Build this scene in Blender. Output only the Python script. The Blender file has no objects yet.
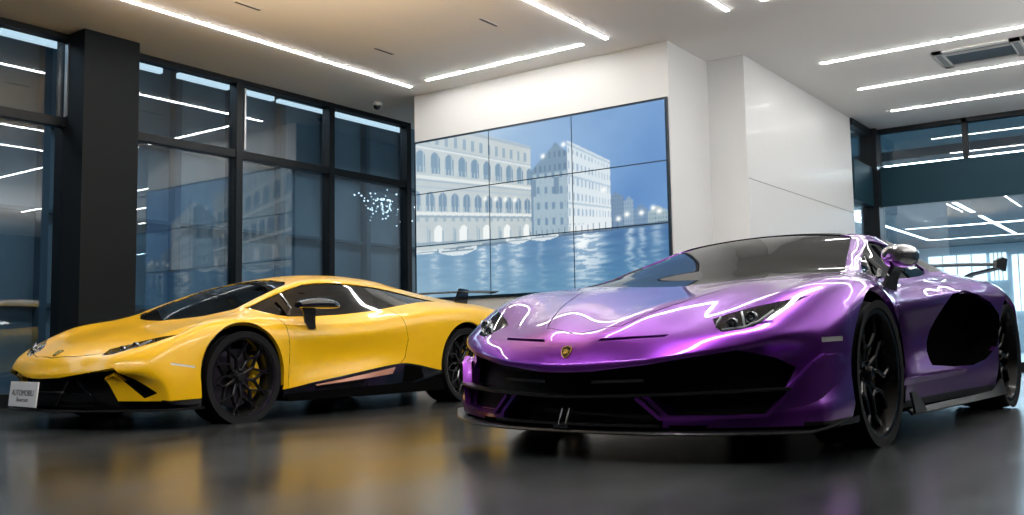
import bpy, bmesh, math, random
import numpy as np
from mathutils import Vector, Matrix
from mathutils.bvhtree import BVHTree
from mathutils.geometry import tessellate_polygon, barycentric_transform
random.seed(5); RNG = np.random.RandomState(5)
PI = math.pi
C = bpy.context.scene.collection
SC = bpy.context.scene

# ------------------------------------------------------------------ helpers
def link(o, parent=None):
    C.objects.link(o)
    if parent is not None: o.parent = parent
    return o
def tag(o, label=None, cat=None, group=None, kind=None):
    if label: o['label'] = label
    if cat: o['category'] = cat
    if group: o['group'] = group
    if kind: o['kind'] = kind
    return o
def empty(name, loc=(0,0,0), rotz=0, scale=1):
    o = bpy.data.objects.new(name, None); o.location = loc; o.rotation_euler = (0,0,rotz); o.scale = (scale,)*3
    o.empty_display_size = .1
    return link(o)
def obj(name, bm, mat, parent=None, smooth=True, angle=None):
    me = bpy.data.meshes.new(name); bm.normal_update(); bm.to_mesh(me); bm.free()
    mats = mat if isinstance(mat, (list, tuple)) else [mat]
    for m in mats: me.materials.append(m)
    if smooth:
        for p in me.polygons: p.use_smooth = True
        if angle is not None: me.set_sharp_from_angle(angle=math.radians(angle))
    return link(bpy.data.objects.new(name, me), parent)
def add_box(bm, c, s, rot=None, bev=0.0, seg=1):
    r = bmesh.ops.create_cube(bm, size=1.0)
    vs = r['verts']
    bmesh.ops.scale(bm, vec=s, verts=vs)
    if bev > 0:
        es = list({e for v in vs for e in v.link_edges})
        rb = bmesh.ops.bevel(bm, geom=es, offset=bev, segments=seg, affect='EDGES', profile=.5)
        vs = list({v for f in rb['faces'] for v in f.verts} | {v for v in vs if v.is_valid})
    if rot is not None: bmesh.ops.rotate(bm, cent=(0,0,0), matrix=rot, verts=vs)
    bmesh.ops.translate(bm, vec=c, verts=vs)
    return vs
def box(name, lo, hi, mat, parent=None, bev=0.0, seg=1):
    bm = bmesh.new(); c = [(a+b)/2 for a,b in zip(lo,hi)]; s = [abs(b-a) for a,b in zip(lo,hi)]
    add_box(bm, c, s, None, bev, seg)
    return obj(name, bm, mat, parent, smooth=False)
def grid_mesh(bm, P, closed_u=False, closed_v=False, flip=False):
    """P[i][j] -> faces"""
    V = [[bm.verts.new(p) for p in row] for row in P]
    n, m = len(V), len(V[0])
    fs = []
    for i in range(n if closed_u else n-1):
        for j in range(m if closed_v else m-1):
            q = [V[i][j], V[(i+1)%n][j], V[(i+1)%n][(j+1)%m], V[i][(j+1)%m]]
            if flip: q.reverse()
            try: fs.append(bm.faces.new(q))
            except ValueError: pass
    return V, fs
def lathe(bm, prof, axis='y', seg=48, closed=False):
    """prof: (r, a) pairs, revolved about the axis"""
    P = []
    for k in range(seg):
        t = 2*PI*k/seg; c, s = math.cos(t), math.sin(t)
        row = []
        for r, a in prof:
            row.append((r*c, a, r*s) if axis == 'y' else ((r*c, r*s, a) if axis == 'z' else (a, r*c, r*s)))
        P.append(row)
    return grid_mesh(bm, P, closed_u=True, closed_v=closed)
def sweep(bm, pts, w, h, cap=True, up=Vector((0,0,1)), taper=None, round_=False, n=8):
    """rectangular or elliptic section swept along pts"""
    pts = [Vector(p) for p in pts]; rows = []
    for i, p in enumerate(pts):
        t = (pts[min(i+1,len(pts)-1)] - pts[max(i-1,0)]).normalized()
        side = t.cross(up)
        if side.length < 1e-5: side = t.cross(Vector((1,0,0)))
        side.normalize(); u = side.cross(t).normalized()
        k = taper[i] if taper else 1
        if round_: rows.append([p + side*(w/2*k*math.cos(2*PI*a/n)) + u*(h/2*k*math.sin(2*PI*a/n)) for a in range(n)])
        else: rows.append([p + side*(sx*w/2*k) + u*(su*h/2*k) for sx,su in ((-1,-1),(1,-1),(1,1),(-1,1))])
    V, _ = grid_mesh(bm, rows, closed_v=True)
    if cap:
        bm.faces.new(list(V[0])); bm.faces.new(list(reversed(V[-1])))
    return V
def prism(bm, poly, axis, lo, hi):
    """closed polygon extruded along an axis; poly in the other two coordinates"""
    def P(a, b, c): return {'x': (c,a,b), 'y': (a,c,b), 'z': (a,b,c)}[axis]
    A = [bm.verts.new(P(a,b,lo)) for a,b in poly]; B = [bm.verts.new(P(a,b,hi)) for a,b in poly]
    n = len(poly)
    f = [bm.faces.new(A), bm.faces.new(B[::-1])]
    for i in range(n): f.append(bm.faces.new([A[i], B[i], B[(i+1)%n], A[(i+1)%n]]))
    bmesh.ops.recalc_face_normals(bm, faces=f)
    return f
def pchip(kx, ky, x):
    kx = np.asarray(kx, float); ky = np.asarray(ky, float); x = np.clip(np.asarray(x, float), kx[0], kx[-1])
    h = np.diff(kx); d = np.diff(ky)/h; n = len(kx); m = np.zeros(n)
    for i in range(1, n-1):
        if d[i-1]*d[i] > 0:
            w1 = 2*h[i]+h[i-1]; w2 = h[i]+2*h[i-1]; m[i] = (w1+w2)/(w1/d[i-1]+w2/d[i])
    m[0] = d[0]; m[-1] = d[-1]
    i = np.clip(np.searchsorted(kx, x)-1, 0, n-2); t = (x-kx[i])/h[i]
    return ((1+2*t)*(1-t)**2*ky[i] + t*(1-t)**2*h[i]*m[i] + t*t*(3-2*t)*ky[i+1] + t*t*(t-1)*h[i]*m[i+1])

# ------------------------------------------------------------------ materials
def mat(name, col=(.8,.8,.8), rough=.5, metal=0, coat=0, spec=.5, emit=None, es=0, alpha=1, coat_r=.03):
    m = bpy.data.materials.new(name); m.use_nodes = True
    b = m.node_tree.nodes['Principled BSDF']
    b.inputs['Base Color'].default_value = (*col, 1); b.inputs['Roughness'].default_value = rough
    b.inputs['Metallic'].default_value = metal; b.inputs['Coat Weight'].default_value = coat
    b.inputs['Coat Roughness'].default_value = coat_r; b.inputs['Specular IOR Level'].default_value = spec
    if emit: b.inputs['Emission Color'].default_value = (*emit, 1); b.inputs['Emission Strength'].default_value = es
    b.inputs['Alpha'].default_value = alpha
    return m
def nd(m, t, **kw):
    n = m.node_tree.nodes.new(t)
    for k, v in kw.items():
        if k in n.inputs: n.inputs[k].default_value = v
        else: setattr(n, k, v)
    return n
def lk(m, a, b): m.node_tree.links.new(a, b)
def bsdf(m): return m.node_tree.nodes['Principled BSDF']
def glass_mat(name, tint=(.5,.55,.6), refl=.0, ior=1.5, rough=0.0, mult=1.0):
    """thin sheet: tinted transparency plus fresnel reflection"""
    m = bpy.data.materials.new(name); m.use_nodes = True; nt = m.node_tree; nt.nodes.clear()
    out = nd(m,'ShaderNodeOutputMaterial'); mix = nd(m,'ShaderNodeMixShader'); tr = nd(m,'ShaderNodeBsdfTransparent'); gl = nd(m,'ShaderNodeBsdfGlossy')
    tr.inputs['Color'].default_value = (*tint,1); gl.inputs['Roughness'].default_value = rough; gl.inputs['Color'].default_value = (1,1,1,1)
    fr = nd(m,'ShaderNodeFresnel'); ge = nd(m,'ShaderNodeNewGeometry'); io = nd(m,'ShaderNodeMath', operation='MULTIPLY_ADD'); io.inputs[1].default_value = 1/ior-ior; io.inputs[2].default_value = ior; lk(m, ge.outputs['Backfacing'], io.inputs[0]); lk(m, io.outputs[0], fr.inputs['IOR'])
    mp = nd(m,'ShaderNodeMath', operation='MULTIPLY_ADD', use_clamp=True); mp.inputs[1].default_value = mult; mp.inputs[2].default_value = refl
    lk(m, fr.outputs[0], mp.inputs[0]); lk(m, mp.outputs[0], mix.inputs[0]); lk(m, tr.outputs[0], mix.inputs[1]); lk(m, gl.outputs[0], mix.inputs[2]); lk(m, mix.outputs[0], out.inputs[0])
    return m

# ------------------------------------------------------------------ car body surface
class Body:
    """half body from longitudinal lines (front to rear) and two end panels, mirrored, subdivided, then cut into panels"""
    def __init__(s, lines, front, rear, creases, end_crease=(.7,.5), step=.06, xa=1.70, xb=-1.72, levels=2):
        nl = len(lines)
        XN = max(l[0][0] for l in lines); XT = min(l[-1][0] for l in lines)
        X = list(np.linspace(XN, xa, max(4, int((XN-xa)/step)+1))) + list(np.linspace(xa, xb, int((xa-xb)/step)+1))[1:] + list(np.linspace(xb, XT, max(4,int((xb-XT)/step)+1)))[1:]
        X = np.array(X); G = []
        for l in lines:
            l = sorted(l, key=lambda p: p[0]); kx = [p[0] for p in l]
            x = X.copy(); f = X > xa; x[f] = xa + (X[f]-xa)*(kx[-1]-xa)/(XN-xa)
            r = X < xb; x[r] = xb + (X[r]-xb)*(kx[0]-xb)/(XT-xb)
            G.append(np.stack([x, pchip(kx, [p[1] for p in l], x), pchip(kx, [p[2] for p in l], x)], 1))
        n = len(X); bm = bmesh.new(); cr = bm.edges.layers.float.new('crease_edge')
        lay = bm.faces.layers.int.new('strip')
        for sgn in (1, -1):
            V = [[bm.verts.new((G[j][i][0], sgn*G[j][i][1], G[j][i][2])) for j in range(nl)] for i in range(n)]
            def quad(a, b, c, d, k):
                q = [a, b, c, d] if sgn > 0 else [d, c, b, a]
                f = bm.faces.new(q); f[lay] = k; return f
            for i in range(n-1):
                for j in range(nl-1): quad(V[i][j], V[i][j+1], V[i+1][j+1], V[i+1][j], j+1)
            for which, tab, row in ((0, front, V[0]), (1, rear, V[-1])):
                F = [row[:5]]
                for k in range(1, 5):
                    F.append([bm.verts.new((tab[k-1][j][0], sgn*tab[k-1][j][1], tab[k-1][j][2])) for j in range(4)] + [row[4+k]])
                for k in range(4):
                    for j in range(4):
                        if which == 0: quad(F[k][j], F[k+1][j], F[k+1][j+1], F[k][j+1], 20+k)
                        else: quad(F[k][j], F[k][j+1], F[k+1][j+1], F[k+1][j], 30+k)
                ec = end_crease[which]
                for j in range(4):
                    e = bm.edges.get((F[0][j], F[0][j+1]))
                    if e: e[cr] = ec
            for j, c in creases.items():
                for i in range(n-1):
                    e = bm.edges.get((V[i][j], V[i+1][j])); xx = G[j][i][0]
                    v = c(xx) if callable(c) else c
                    if e and v > 0: e[cr] = v
        bmesh.ops.remove_doubles(bm, verts=[v for v in bm.verts if abs(v.co.y) < 1e-5], dist=1e-4)
        me = bpy.data.meshes.new('tmp'); bm.to_mesh(me); bm.free()
        o = bpy.data.objects.new('tmp', me); C.objects.link(o)
        md = o.modifiers.new('s', 'SUBSURF'); md.levels = levels; md.render_levels = levels; md.boundary_smooth = 'PRESERVE_CORNERS'
        dg = bpy.context.evaluated_depsgraph_get(); dg.update()
        ev = o.evaluated_get(dg); m2 = bpy.data.meshes.new_from_object(ev)
        bpy.data.objects.remove(o)
        s.bm = bmesh.new(); s.bm.from_mesh(m2); s.bm.normal_update()
        s.base = s.bm.copy(); s.base.normal_update(); s.base.faces.ensure_lookup_table(); s.base.verts.ensure_lookup_table()
        s.bvh = BVHTree.FromBMesh(s.base)
        s.rg = s.bm.faces.layers.int.new('rg'); s.strip = s.bm.faces.layers.int['strip']
    def normal_at(s, co):
        loc, n, idx, d = s.bvh.find_nearest(co)
        if idx is None: return Vector((0,0,1))
        f = s.base.faces[idx]; vs = f.verts; best = Vector((0,0,0))
        # inverse-distance weights inside the quad are smooth enough at this density
        w = 0
        tri = [(0,1,2),(0,2,3)] if len(vs) == 4 else [(0,1,2)]
        for t in tri:
            a, b, c = (vs[k].co for k in t)
            v0, v1, v2 = b-a, c-a, loc-a
            d00, d01, d11, d20, d21 = v0.dot(v0), v0.dot(v1), v1.dot(v1), v2.dot(v0), v2.dot(v1)
            den = d00*d11-d01*d01
            if abs(den) < 1e-14: continue
            bb = (d11*d20-d01*d21)/den; cc = (d00*d21-d01*d20)/den; aa = 1-bb-cc
            if min(aa,bb,cc) > -.02 or t == tri[-1]:
                nn = vs[t[0]].normal*aa + vs[t[1]].normal*bb + vs[t[2]].normal*cc
                if nn.length > 1e-6: return nn.normalized()
        return n
    def cut(s, rid, poly, axis, ok=lambda c, n: True, over=(0,), mirror=True, tess=True):
        """mark the body faces whose projection along axis falls inside poly"""
        ax = {'x': (1,2), 'y': (0,2), 'z': (0,1)}[axis]
        polys = [poly]
        if tess and not is_convex(poly):
            tr = tessellate_polygon([[Vector((p[0],p[1],0)) for p in poly]])
            polys = [[poly[k] for k in t] for t in tr]
        for sg in ((1,-1) if mirror else (1,)):
            for q in polys:
                q = [tuple(p) for p in q]
                if sg < 0 and axis in 'xz': q = [((-p[0], p[1]) if axis == 'x' else (p[0], -p[1])) for p in q]
                A = sum(q[i][0]*q[(i+1)%len(q)][1]-q[(i+1)%len(q)][0]*q[i][1] for i in range(len(q)))
                if abs(A) < 1e-9: continue
                if A < 0: q.reverse()
                x0, x1 = min(p[0] for p in q), max(p[0] for p in q); y0, y1 = min(p[1] for p in q), max(p[1] for p in q)
                def good(f):
                    c = f.calc_center_median()
                    if axis == 'y' and c.y*sg < 0: return False
                    if f[s.rg] not in over: return False
                    cc = Vector((c.x, c.y*sg, c.z)); nn = Vector((f.normal.x, f.normal.y*sg, f.normal.z))
                    return ok(cc, nn)
                S = []
                for f in s.bm.faces:
                    a = [v.co[ax[0]] for v in f.verts]; b = [v.co[ax[1]] for v in f.verts]
                    if max(a) < x0 or min(a) > x1 or max(b) < y0 or min(b) > y1: continue
                    if good(f): S.append(f)
                for i in range(len(q)):
                    p, r = q[i], q[(i+1)%len(q)]
                    d = (r[0]-p[0], r[1]-p[1]); L = math.hypot(*d)
                    if L < 1e-7: continue
                    n2 = (d[1]/L, -d[0]/L)     # outward for ccw
                    co = [0,0,0]; no = [0,0,0]; co[ax[0]], co[ax[1]] = p; no[ax[0]], no[ax[1]] = n2
                    geom = list({v for f in S for v in f.verts}) + list({e for f in S for e in f.edges}) + S
                    if not S: break
                    r2 = bmesh.ops.bisect_plane(s.bm, geom=geom, plane_co=co, plane_no=no, dist=1e-6)
                    T = {g for g in r2['geom'] if isinstance(g, bmesh.types.BMFace)} | {f for f in S if f.is_valid}
                    S = []
                    for f in T:
                        c = f.calc_center_median()
                        if (c[ax[0]]-p[0])*n2[0] + (c[ax[1]]-p[1])*n2[1] < 0: S.append(f)
                for f in S: f[s.rg] = rid
        s.bm.normal_update()
    def line(s, rid, pts, w, axis, ok=lambda c,n: True, over=(0,), mirror=True):
        for a, b in zip(pts[:-1], pts[1:]):
            d = (b[0]-a[0], b[1]-a[1]); L = math.hypot(*d); n = (-d[1]/L*w/2, d[0]/L*w/2)
            s.cut(rid, [(a[0]-n[0],a[1]-n[1]), (b[0]-n[0],b[1]-n[1]), (b[0]+n[0],b[1]+n[1]), (a[0]+n[0],a[1]+n[1])], axis, ok, over, mirror)
    def mark(s, rid, test, over=(0,)):
        for f in s.bm.faces:
            if f[s.rg] in over and test(f.calc_center_median(), f.normal, f[s.strip]): f[s.rg] = rid
    def islands(s, name, rid, mats, parent, **kw):
        fs = {f for f in s.bm.faces if f[s.rg] == rid}; k = 500
        while fs:
            st = [fs.pop()]; comp = []
            while st:
                f = st.pop(); comp.append(f)
                for e in f.edges:
                    for g in e.link_faces:
                        if g in fs: fs.discard(g); st.append(g)
            k += 1
            for f in comp: f[s.rg] = k
            s.part(name, k, mats, parent, **kw)
    def part(s, name, rids, mats, parent, depth=0.0, wall=0.0, side=0, push=None, wallmat=None, side_dir=None):
        """separate mesh of the faces with these region ids; depth sinks it along the normal, wall>0 adds a turned-in lip"""
        rids = rids if isinstance(rids, (list, tuple)) else [rids]
        fs = [f for f in s.bm.faces if f[s.rg] in rids and (side == 0 or f.calc_center_median().y*side > 0)]
        if not fs: return None
        bm = bmesh.new(); vm = {}; N = {}
        vs = {v for f in fs for v in f.verts}
        for v in vs:
            n = s.normal_at(v.co); N[v] = n
            d = Vector(push)*depth if push is not None else -n*depth
            if push is not None and push[1] != 0: d = Vector((push[0]*depth, push[1]*depth*(1 if v.co.y > 0 else -1), push[2]*depth))
            vm[v] = bm.verts.new(v.co + d)
        cn = []
        for f in fs:
            try: nf = bm.faces.new([vm[v] for v in f.verts])
            except ValueError: continue
        norm = {vm[v]: N[v] for v in vs}
        bd = []
        fset = set(fs)
        for f in fs:
            for l in f.loops:
                e = l.edge
                if sum(1 for g in e.link_faces if g in fset) == 1:
                    if len(e.link_faces) == 1 and depth == 0 and wall == 0: continue
                    bd.append((l.vert, l.link_loop_next.vert))
        nwall = 0; wallset = set()
        if depth != 0:
            up = {}
            for a, b in bd:
                for v in (a, b):
                    if v not in up: up[v] = bm.verts.new(v.co)
                try: wf = bm.faces.new([vm[b], vm[a], up[a], up[b]]); wf.material_index = 1 if len(mats) > 1 else 0; wallset.add(wf)
                except ValueError: pass
        if wall > 0:
            dn = {}
            for a, b in bd:
                for v in (a, b):
                    if v not in dn:
                        if side_dir: d = Vector((0, -math.copysign(wall, v.co.y), 0))
                        else: d = -N[v]*wall
                        dn[v] = bm.verts.new(vm[v].co + d)
                try: wf = bm.faces.new([vm[b], vm[a], dn[a], dn[b]]); wallset.add(wf)
                except ValueError: pass
        bm.verts.index_update(); bm.faces.index_update()
        widx = {f.index for f in wallset}
        nv = {v.index: norm[v] for v in norm}
        me = bpy.data.meshes.new(name); bm.to_mesh(me); bm.free()
        for m in mats: me.materials.append(m)
        ln = []
        for p in me.polygons:
            p.use_smooth = True
            for li in p.loop_indices:
                vi = me.loops[li].vertex_index
                ln.append(tuple(p.normal) if p.index in widx else tuple(nv[vi]))
        me.normals_split_custom_set(ln)
        return link(bpy.data.objects.new(name, me), parent)
def is_convex(q):
    s = 0
    for i in range(len(q)):
        a, b, c = q[i], q[(i+1)%len(q)], q[(i+2)%len(q)]
        z = (b[0]-a[0])*(c[1]-b[1])-(b[1]-a[1])*(c[0]-b[0])
        if abs(z) < 1e-10: continue
        if s == 0: s = math.copysign(1, z)
        elif s*z < 0: return False
    return True
def circle(cx, cy, r, n=36, a0=0, a1=2*PI):
    full = abs(a1-a0-2*PI) < 1e-6
    return [(cx+r*math.cos(a0+(a1-a0)*k/(n if full else n-1)), cy+r*math.sin(a0+(a1-a0)*k/(n if full else n-1))) for k in range(n)]
def mirror_y(pts): return [(p[0], -p[1], *p[2:]) for p in pts]
# ------------------------------------------------------------------ camera
CAMZ = .53
def make_camera():
    yaw, pitch, roll = math.radians(35.941), math.radians(5.0929), math.radians(-1.0)
    fw = Vector((-math.sin(yaw)*math.cos(pitch), math.cos(yaw)*math.cos(pitch), math.sin(pitch)))
    r0 = Vector((math.cos(yaw), math.sin(yaw), 0)); u0 = r0.cross(fw)
    r = r0*math.cos(roll) + u0*math.sin(roll); u = -r0*math.sin(roll) + u0*math.cos(roll)
    cd = bpy.data.cameras.new('camera'); co = bpy.data.objects.new('camera', cd); C.objects.link(co)
    M = Matrix(((r.x,u.x,-fw.x,0),(r.y,u.y,-fw.y,0),(r.z,u.z,-fw.z,CAMZ),(0,0,0,1))); co.matrix_world = M
    cd.sensor_width = 36; cd.lens = 952.55*36/1024; cd.clip_start = .05; cd.clip_end = 200
    SC.camera = co
make_camera()
H = 3.7; XW = -9.15; YT = 9.0; YF = 15.1
def struct(o): o['kind'] = 'structure'; return o
# ------------------------------------------------------------------ room materials
def noise_col(m, scale, c1, c2, lo=.35, hi=.65, detail=6, stretch=None, rough=None):
    tc = nd(m,'ShaderNodeTexCoord'); mp = nd(m,'ShaderNodeMapping'); n = nd(m,'ShaderNodeTexNoise'); r = nd(m,'ShaderNodeValToRGB')
    n.inputs['Scale'].default_value = scale; n.inputs['Detail'].default_value = detail; n.inputs['Roughness'].default_value = .6
    if stretch: mp.inputs['Scale'].default_value = stretch
    lk(m, tc.outputs['Object'], mp.inputs['Vector']); lk(m, mp.outputs[0], n.inputs['Vector']); lk(m, n.outputs['Fac'], r.inputs[0])
    r.color_ramp.elements[0].position = lo; r.color_ramp.elements[1].position = hi
    r.color_ramp.elements[0].color = (*c1,1); r.color_ramp.elements[1].color = (*c2,1)
    lk(m, r.outputs[0], bsdf(m).inputs['Base Color'])
    if rough:
        mr = nd(m,'ShaderNodeMapRange'); mr.inputs['To Min'].default_value = rough[0]; mr.inputs['To Max'].default_value = rough[1]
        lk(m, n.outputs['Fac'], mr.inputs['Value']); lk(m, mr.outputs[0], bsdf(m).inputs['Roughness'])
    return n
floor_m = mat('polished_concrete', (.03,.035,.04), .2, 0, 0, .8)
noise_col(floor_m, .9, (.008,.010,.012), (.058,.062,.064), .34, .70, 10, (1.5,.6,1), (.12,.30))
wall_m = mat('white_wall', (.87,.87,.86), .5)
panel_m = mat('white_gloss_panel', (.87,.87,.86), .42, 0, .08)
ceil_m = mat('ceiling_paint', (.84,.82,.79), .75)
dark_m = mat('anthracite_metal', (.006,.008,.010), .6, 0, 0, .2)
frame_m = mat('dark_frame', (.005,.008,.011), .4, 0, 0, .3)
spandrel_m = mat('dark_teal_panel', (.012,.045,.065), .5, 0, 0, .2)
grey_wall_m = mat('dark_grey_wall', (.10,.10,.105), .6)
led_m = mat('led_strip', (1,1,1), .5, emit=(1,.985,.96), es=16)
lamphouse_m = mat('white_trim', (.7,.7,.7), .5)
pane_m = glass_mat('window_glass', (.66,.76,.82), .035, 1.5, 0, 1.3)
# ------------------------------------------------------------------ shell
struct(box('floor', (-9.3,-5.2,-.1), (8.2,15.3,0), floor_m))
struct(box('ceiling', (-9.3,-5.2,H), (8.2,15.3,H+.2), ceil_m))
# back wall carrying the screens, with the stepped return to its right
bm = bmesh.new(); prism(bm, [(-8.03,YT),(-4.44,YT),(-4.44,10.0),(-8.03,10.0)], 'z', 0, H); struct(obj('wall_back', bm, wall_m, smooth=False))
bm = bmesh.new(); prism(bm, [(-8.03,10.0),(-4.0,10.0),(-4.0,13.95),(-8.03,13.95)], 'z', 0, H); struct(obj('wall_side', bm, panel_m, smooth=False))
struct(box('trim_1', (-4.0,10.02,2.30), (-3.996,13.93,2.306), mat('joint_shadow', (.35,.35,.34), .6)))
struct(box('wall_front', (-9.3,-5.2,0), (8.2,-5.0,H), grey_wall_m))
struct(box('wall_right', (8.0,-5.0,0), (8.2,15.1,H), mat('wall_right_dark', (.035,.04,.045), .4)))
# ------------------------------------------------------------------ left curtain wall
n_win = [0]
def pane(lo, hi):
    n_win[0] += 1
    return struct(box('window_%d' % n_win[0], lo, hi, pane_m))
ymull = [-5.0,-3.4,-1.8,-.2,1.5,3.25,5.10,5.58,7.09,8.56,10.05]
zt = 2.80
for a, b in zip(ymull[:-1], ymull[1:]):
    if abs(a-5.10) < .01: continue
    pane((XW-.012,a,zt), (XW,b,H)); pane((XW-.012,a,.12), (XW,b,zt))
k = 0
for y in ymull:
    if y in (5.10,): continue
    k += 1; w = .045
    struct(box('window_frame_%d' % k, (XW-.06,y-w,0), (XW+.075,y+w,H), frame_m))
struct(box('window_rail_1', (XW-.05,-5.0,zt-.045), (XW+.06,10.1,zt+.045), frame_m))
struct(box('window_rail_2', (XW-.06,-5.0,H-.06), (XW+.07,10.1,H), frame_m))
struct(box('window_rail_3', (XW-.06,-5.0,0), (XW+.07,10.1,.13), frame_m))
struct(box('column', (-9.30,4.98,0), (-8.78,5.58,H), dark_m))
# thin bright edge profiles beside two of the mullions
for q, y in enumerate((4.98, 7.16)): struct(box('trim_%d' % (q+2), (XW+.03,y-.012,zt+.06), (XW+.085,y+.012,H-.1), mat('aluminium_edge', (.45,.47,.48), .35, .8)))
# ------------------------------------------------------------------ far curtain wall
struct(box('wall_far_post', (-4.14,14.9,0), (-3.90,15.2,H), frame_m))
pane((-4.05,13.95,.1), (-4.035,14.95,H))
struct(box('window_rail_4', (-4.10,13.95,H-.10), (-3.97,15.0,H), frame_m)); struct(box('window_rail_5', (-4.10,13.95,2.50), (-3.97,15.0,3.10), spandrel_m))
xm = [-3.97,-2.68,-1.3,.1,1.5,2.9,4.3,5.7,8.0]
for a, b in zip(xm[:-1], xm[1:]):
    pane((a,YF,3.10), (b,YF+.012,H)); pane((a,YF,.12), (b,YF+.012,2.5))
for q, x in enumerate(xm): struct(box('window_frame_%d' % (40+q), (x-.035,YF-.06,3.1), (x+.035,YF+.06,H), frame_m))
struct(box('wall_spandrel', (-3.97,YF-.03,2.50), (8.0,YF+.08,3.10), spandrel_m))
struct(box('window_rail_6', (-3.97,YF-.06,H-.07), (8.0,YF+.05,H), frame_m)); struct(box('window_rail_7', (-3.97,YF-.06,0), (8.0,YF+.05,.13), frame_m))
# ------------------------------------------------------------------ ceiling light strips
def strip(x0, y0, x1, y1, label, w=.038, z=H, m=None, cat='ceiling light', group='recessed light strips'):
    t = empty('light_strip', ((x0+x1)/2, (y0+y1)/2, z)); tag(t, label, cat, group)
    lx, ly = abs(x1-x0)/2 + (w/2 if x0 == x1 else 0), abs(y1-y0)/2 + (w/2 if y0 == y1 else 0)
    box('trim', (-lx-.008,-ly-.008,-.006), (lx+.008,ly+.008,-.0), lamphouse_m, t)
    box('diffuser', (-lx,-ly,-.012), (lx,ly,-.0062), m or led_m, t)
    return t
strip(-7.75,2.2,-7.75,8.62,'long white light strip running alongside the window wall ceiling edge')
strip(-7.4,8.52,-5.2,8.52,'white light strip parallel to the video wall, ending above its middle')
strip(-4.9,3.6,-4.9,8.52,'diagonal light strip entering at the top centre of the picture')
strip(-3.55,3.6,-3.55,8.52,'very short piece of light strip at the top edge, left of another')
strip(-3.18,8.44,2.2,8.44,'light strip just cut by the top edge, right of the shortest piece')
strip(-3.42,10.9,3.4,10.9,'upper light strip of three on the right, in front of the air vents')
strip(-3.42,12.37,3.4,12.37,'middle light strip of three on the right, just behind the air vents')
strip(-3.40,13.88,3.4,13.88,'lowest light strip of three on the right, nearest the far windows')
strip(-3.85,15.14,7.9,15.14,'long light strip lying along the top of the dark beam in the far glass wall', .05, 3.135, group='light strips in the far hall')
strip(-1.9,1.0,-1.9,7.4,'wide light strip added on the ceiling to light the purple car below, above the picture frame',.14)  # unseen strip, added and widened to light the purple hood
strip(-7.4,.2,-2.6,.2,'light strip added on the ceiling for extra light left of the viewpoint, outside the picture',.12)  # unseen strip added to give the yellow car more light from the front
# ------------------------------------------------------------------ ceiling fittings
def ac(x0, x1, y0, y1, label):
    t = empty('air_vent', ((x0+x1)/2,(y0+y1)/2,H)); tag(t, label, 'air vent', 'ceiling air conditioning cassettes')
    a, b = (x1-x0)/2, (y1-y0)/2; m = mat('vent_white', (.62,.62,.60), .5); dk = mat('vent_dark', (.03,.035,.04), .5)
    bm = bmesh.new()
    add_box(bm, (0,-b+.04,-.012), (2*a,.08,.024)); add_box(bm, (0,b-.04,-.012), (2*a,.08,.024)); add_box(bm, (-a+.05,0,-.012), (.10,2*b,.024)); add_box(bm, (a-.05,0,-.012), (.10,2*b,.024))
    obj('frame', bm, m, t, smooth=False)
    box('grille', (-a+.10,-b+.08,-.008), (a-.10,b-.08,-.002), dk, t)
    for k in range(3): box('louver', (-a+.10,-b+.10+.05*k,-.020), (a-.10,-b+.115+.05*k,-.006), m if k else dk, t)
    for sx in (-1,1):
        for k in range(3): box('side_slot', (sx*(a-.03-.02*k)-.005,-b+.1,-.026), (sx*(a-.03-.02*k)+.005,b-.1,-.0245), dk, t)
ac(-2.30,-1.42,11.28,12.02,'white framed square air conditioning vent between two light strips'); ac(-1.38,-.5,11.28,12.02,'second air conditioning vent, cut by the right edge of the picture')
for x, y, lb in ((-7.03,5.57,'thin dark slot vent near the top left, nearest the long light strip start'),(-7.01,7.37,'thin dark slot vent in the middle of the warm ceiling'),(-5.56,7.34,'thin dark slot vent just right of the short diagonal strip')):
    t = empty('slot_vent', (x,y,H)); tag(t, lb, 'vent', 'thin ceiling slot vents')
    box('frame', (-.022,-.15,-.006), (.022,.15,0), lamphouse_m, t); box('slot', (-.012,-.14,-.008), (.012,.14,-.0061), M_dark_slot if 0 else mat('slot_dark', (.03,.03,.03), .6), t)
t = empty('security_camera', (-8.62,8.93,H)); tag(t, 'small white dome security camera on the ceiling beside the window wall', 'security camera')
bm = bmesh.new(); lathe(bm, [(.001,0),(.065,0),(.068,-.03),(.055,-.045),(.001,-.045)], 'z', 28); bmesh.ops.recalc_face_normals(bm, faces=bm.faces); obj('housing', bm, mat('camera_white', (.75,.75,.74), .4), t, angle=40)
bm = bmesh.new(); lathe(bm, [(.048,-.045),(.046,-.065),(.034,-.083),(.018,-.092),(.001,-.095)], 'z', 28); bmesh.ops.recalc_face_normals(bm, faces=bm.faces); obj('dome', bm, mat('camera_dome', (.01,.01,.012), .1, 0, .5), t)
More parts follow.
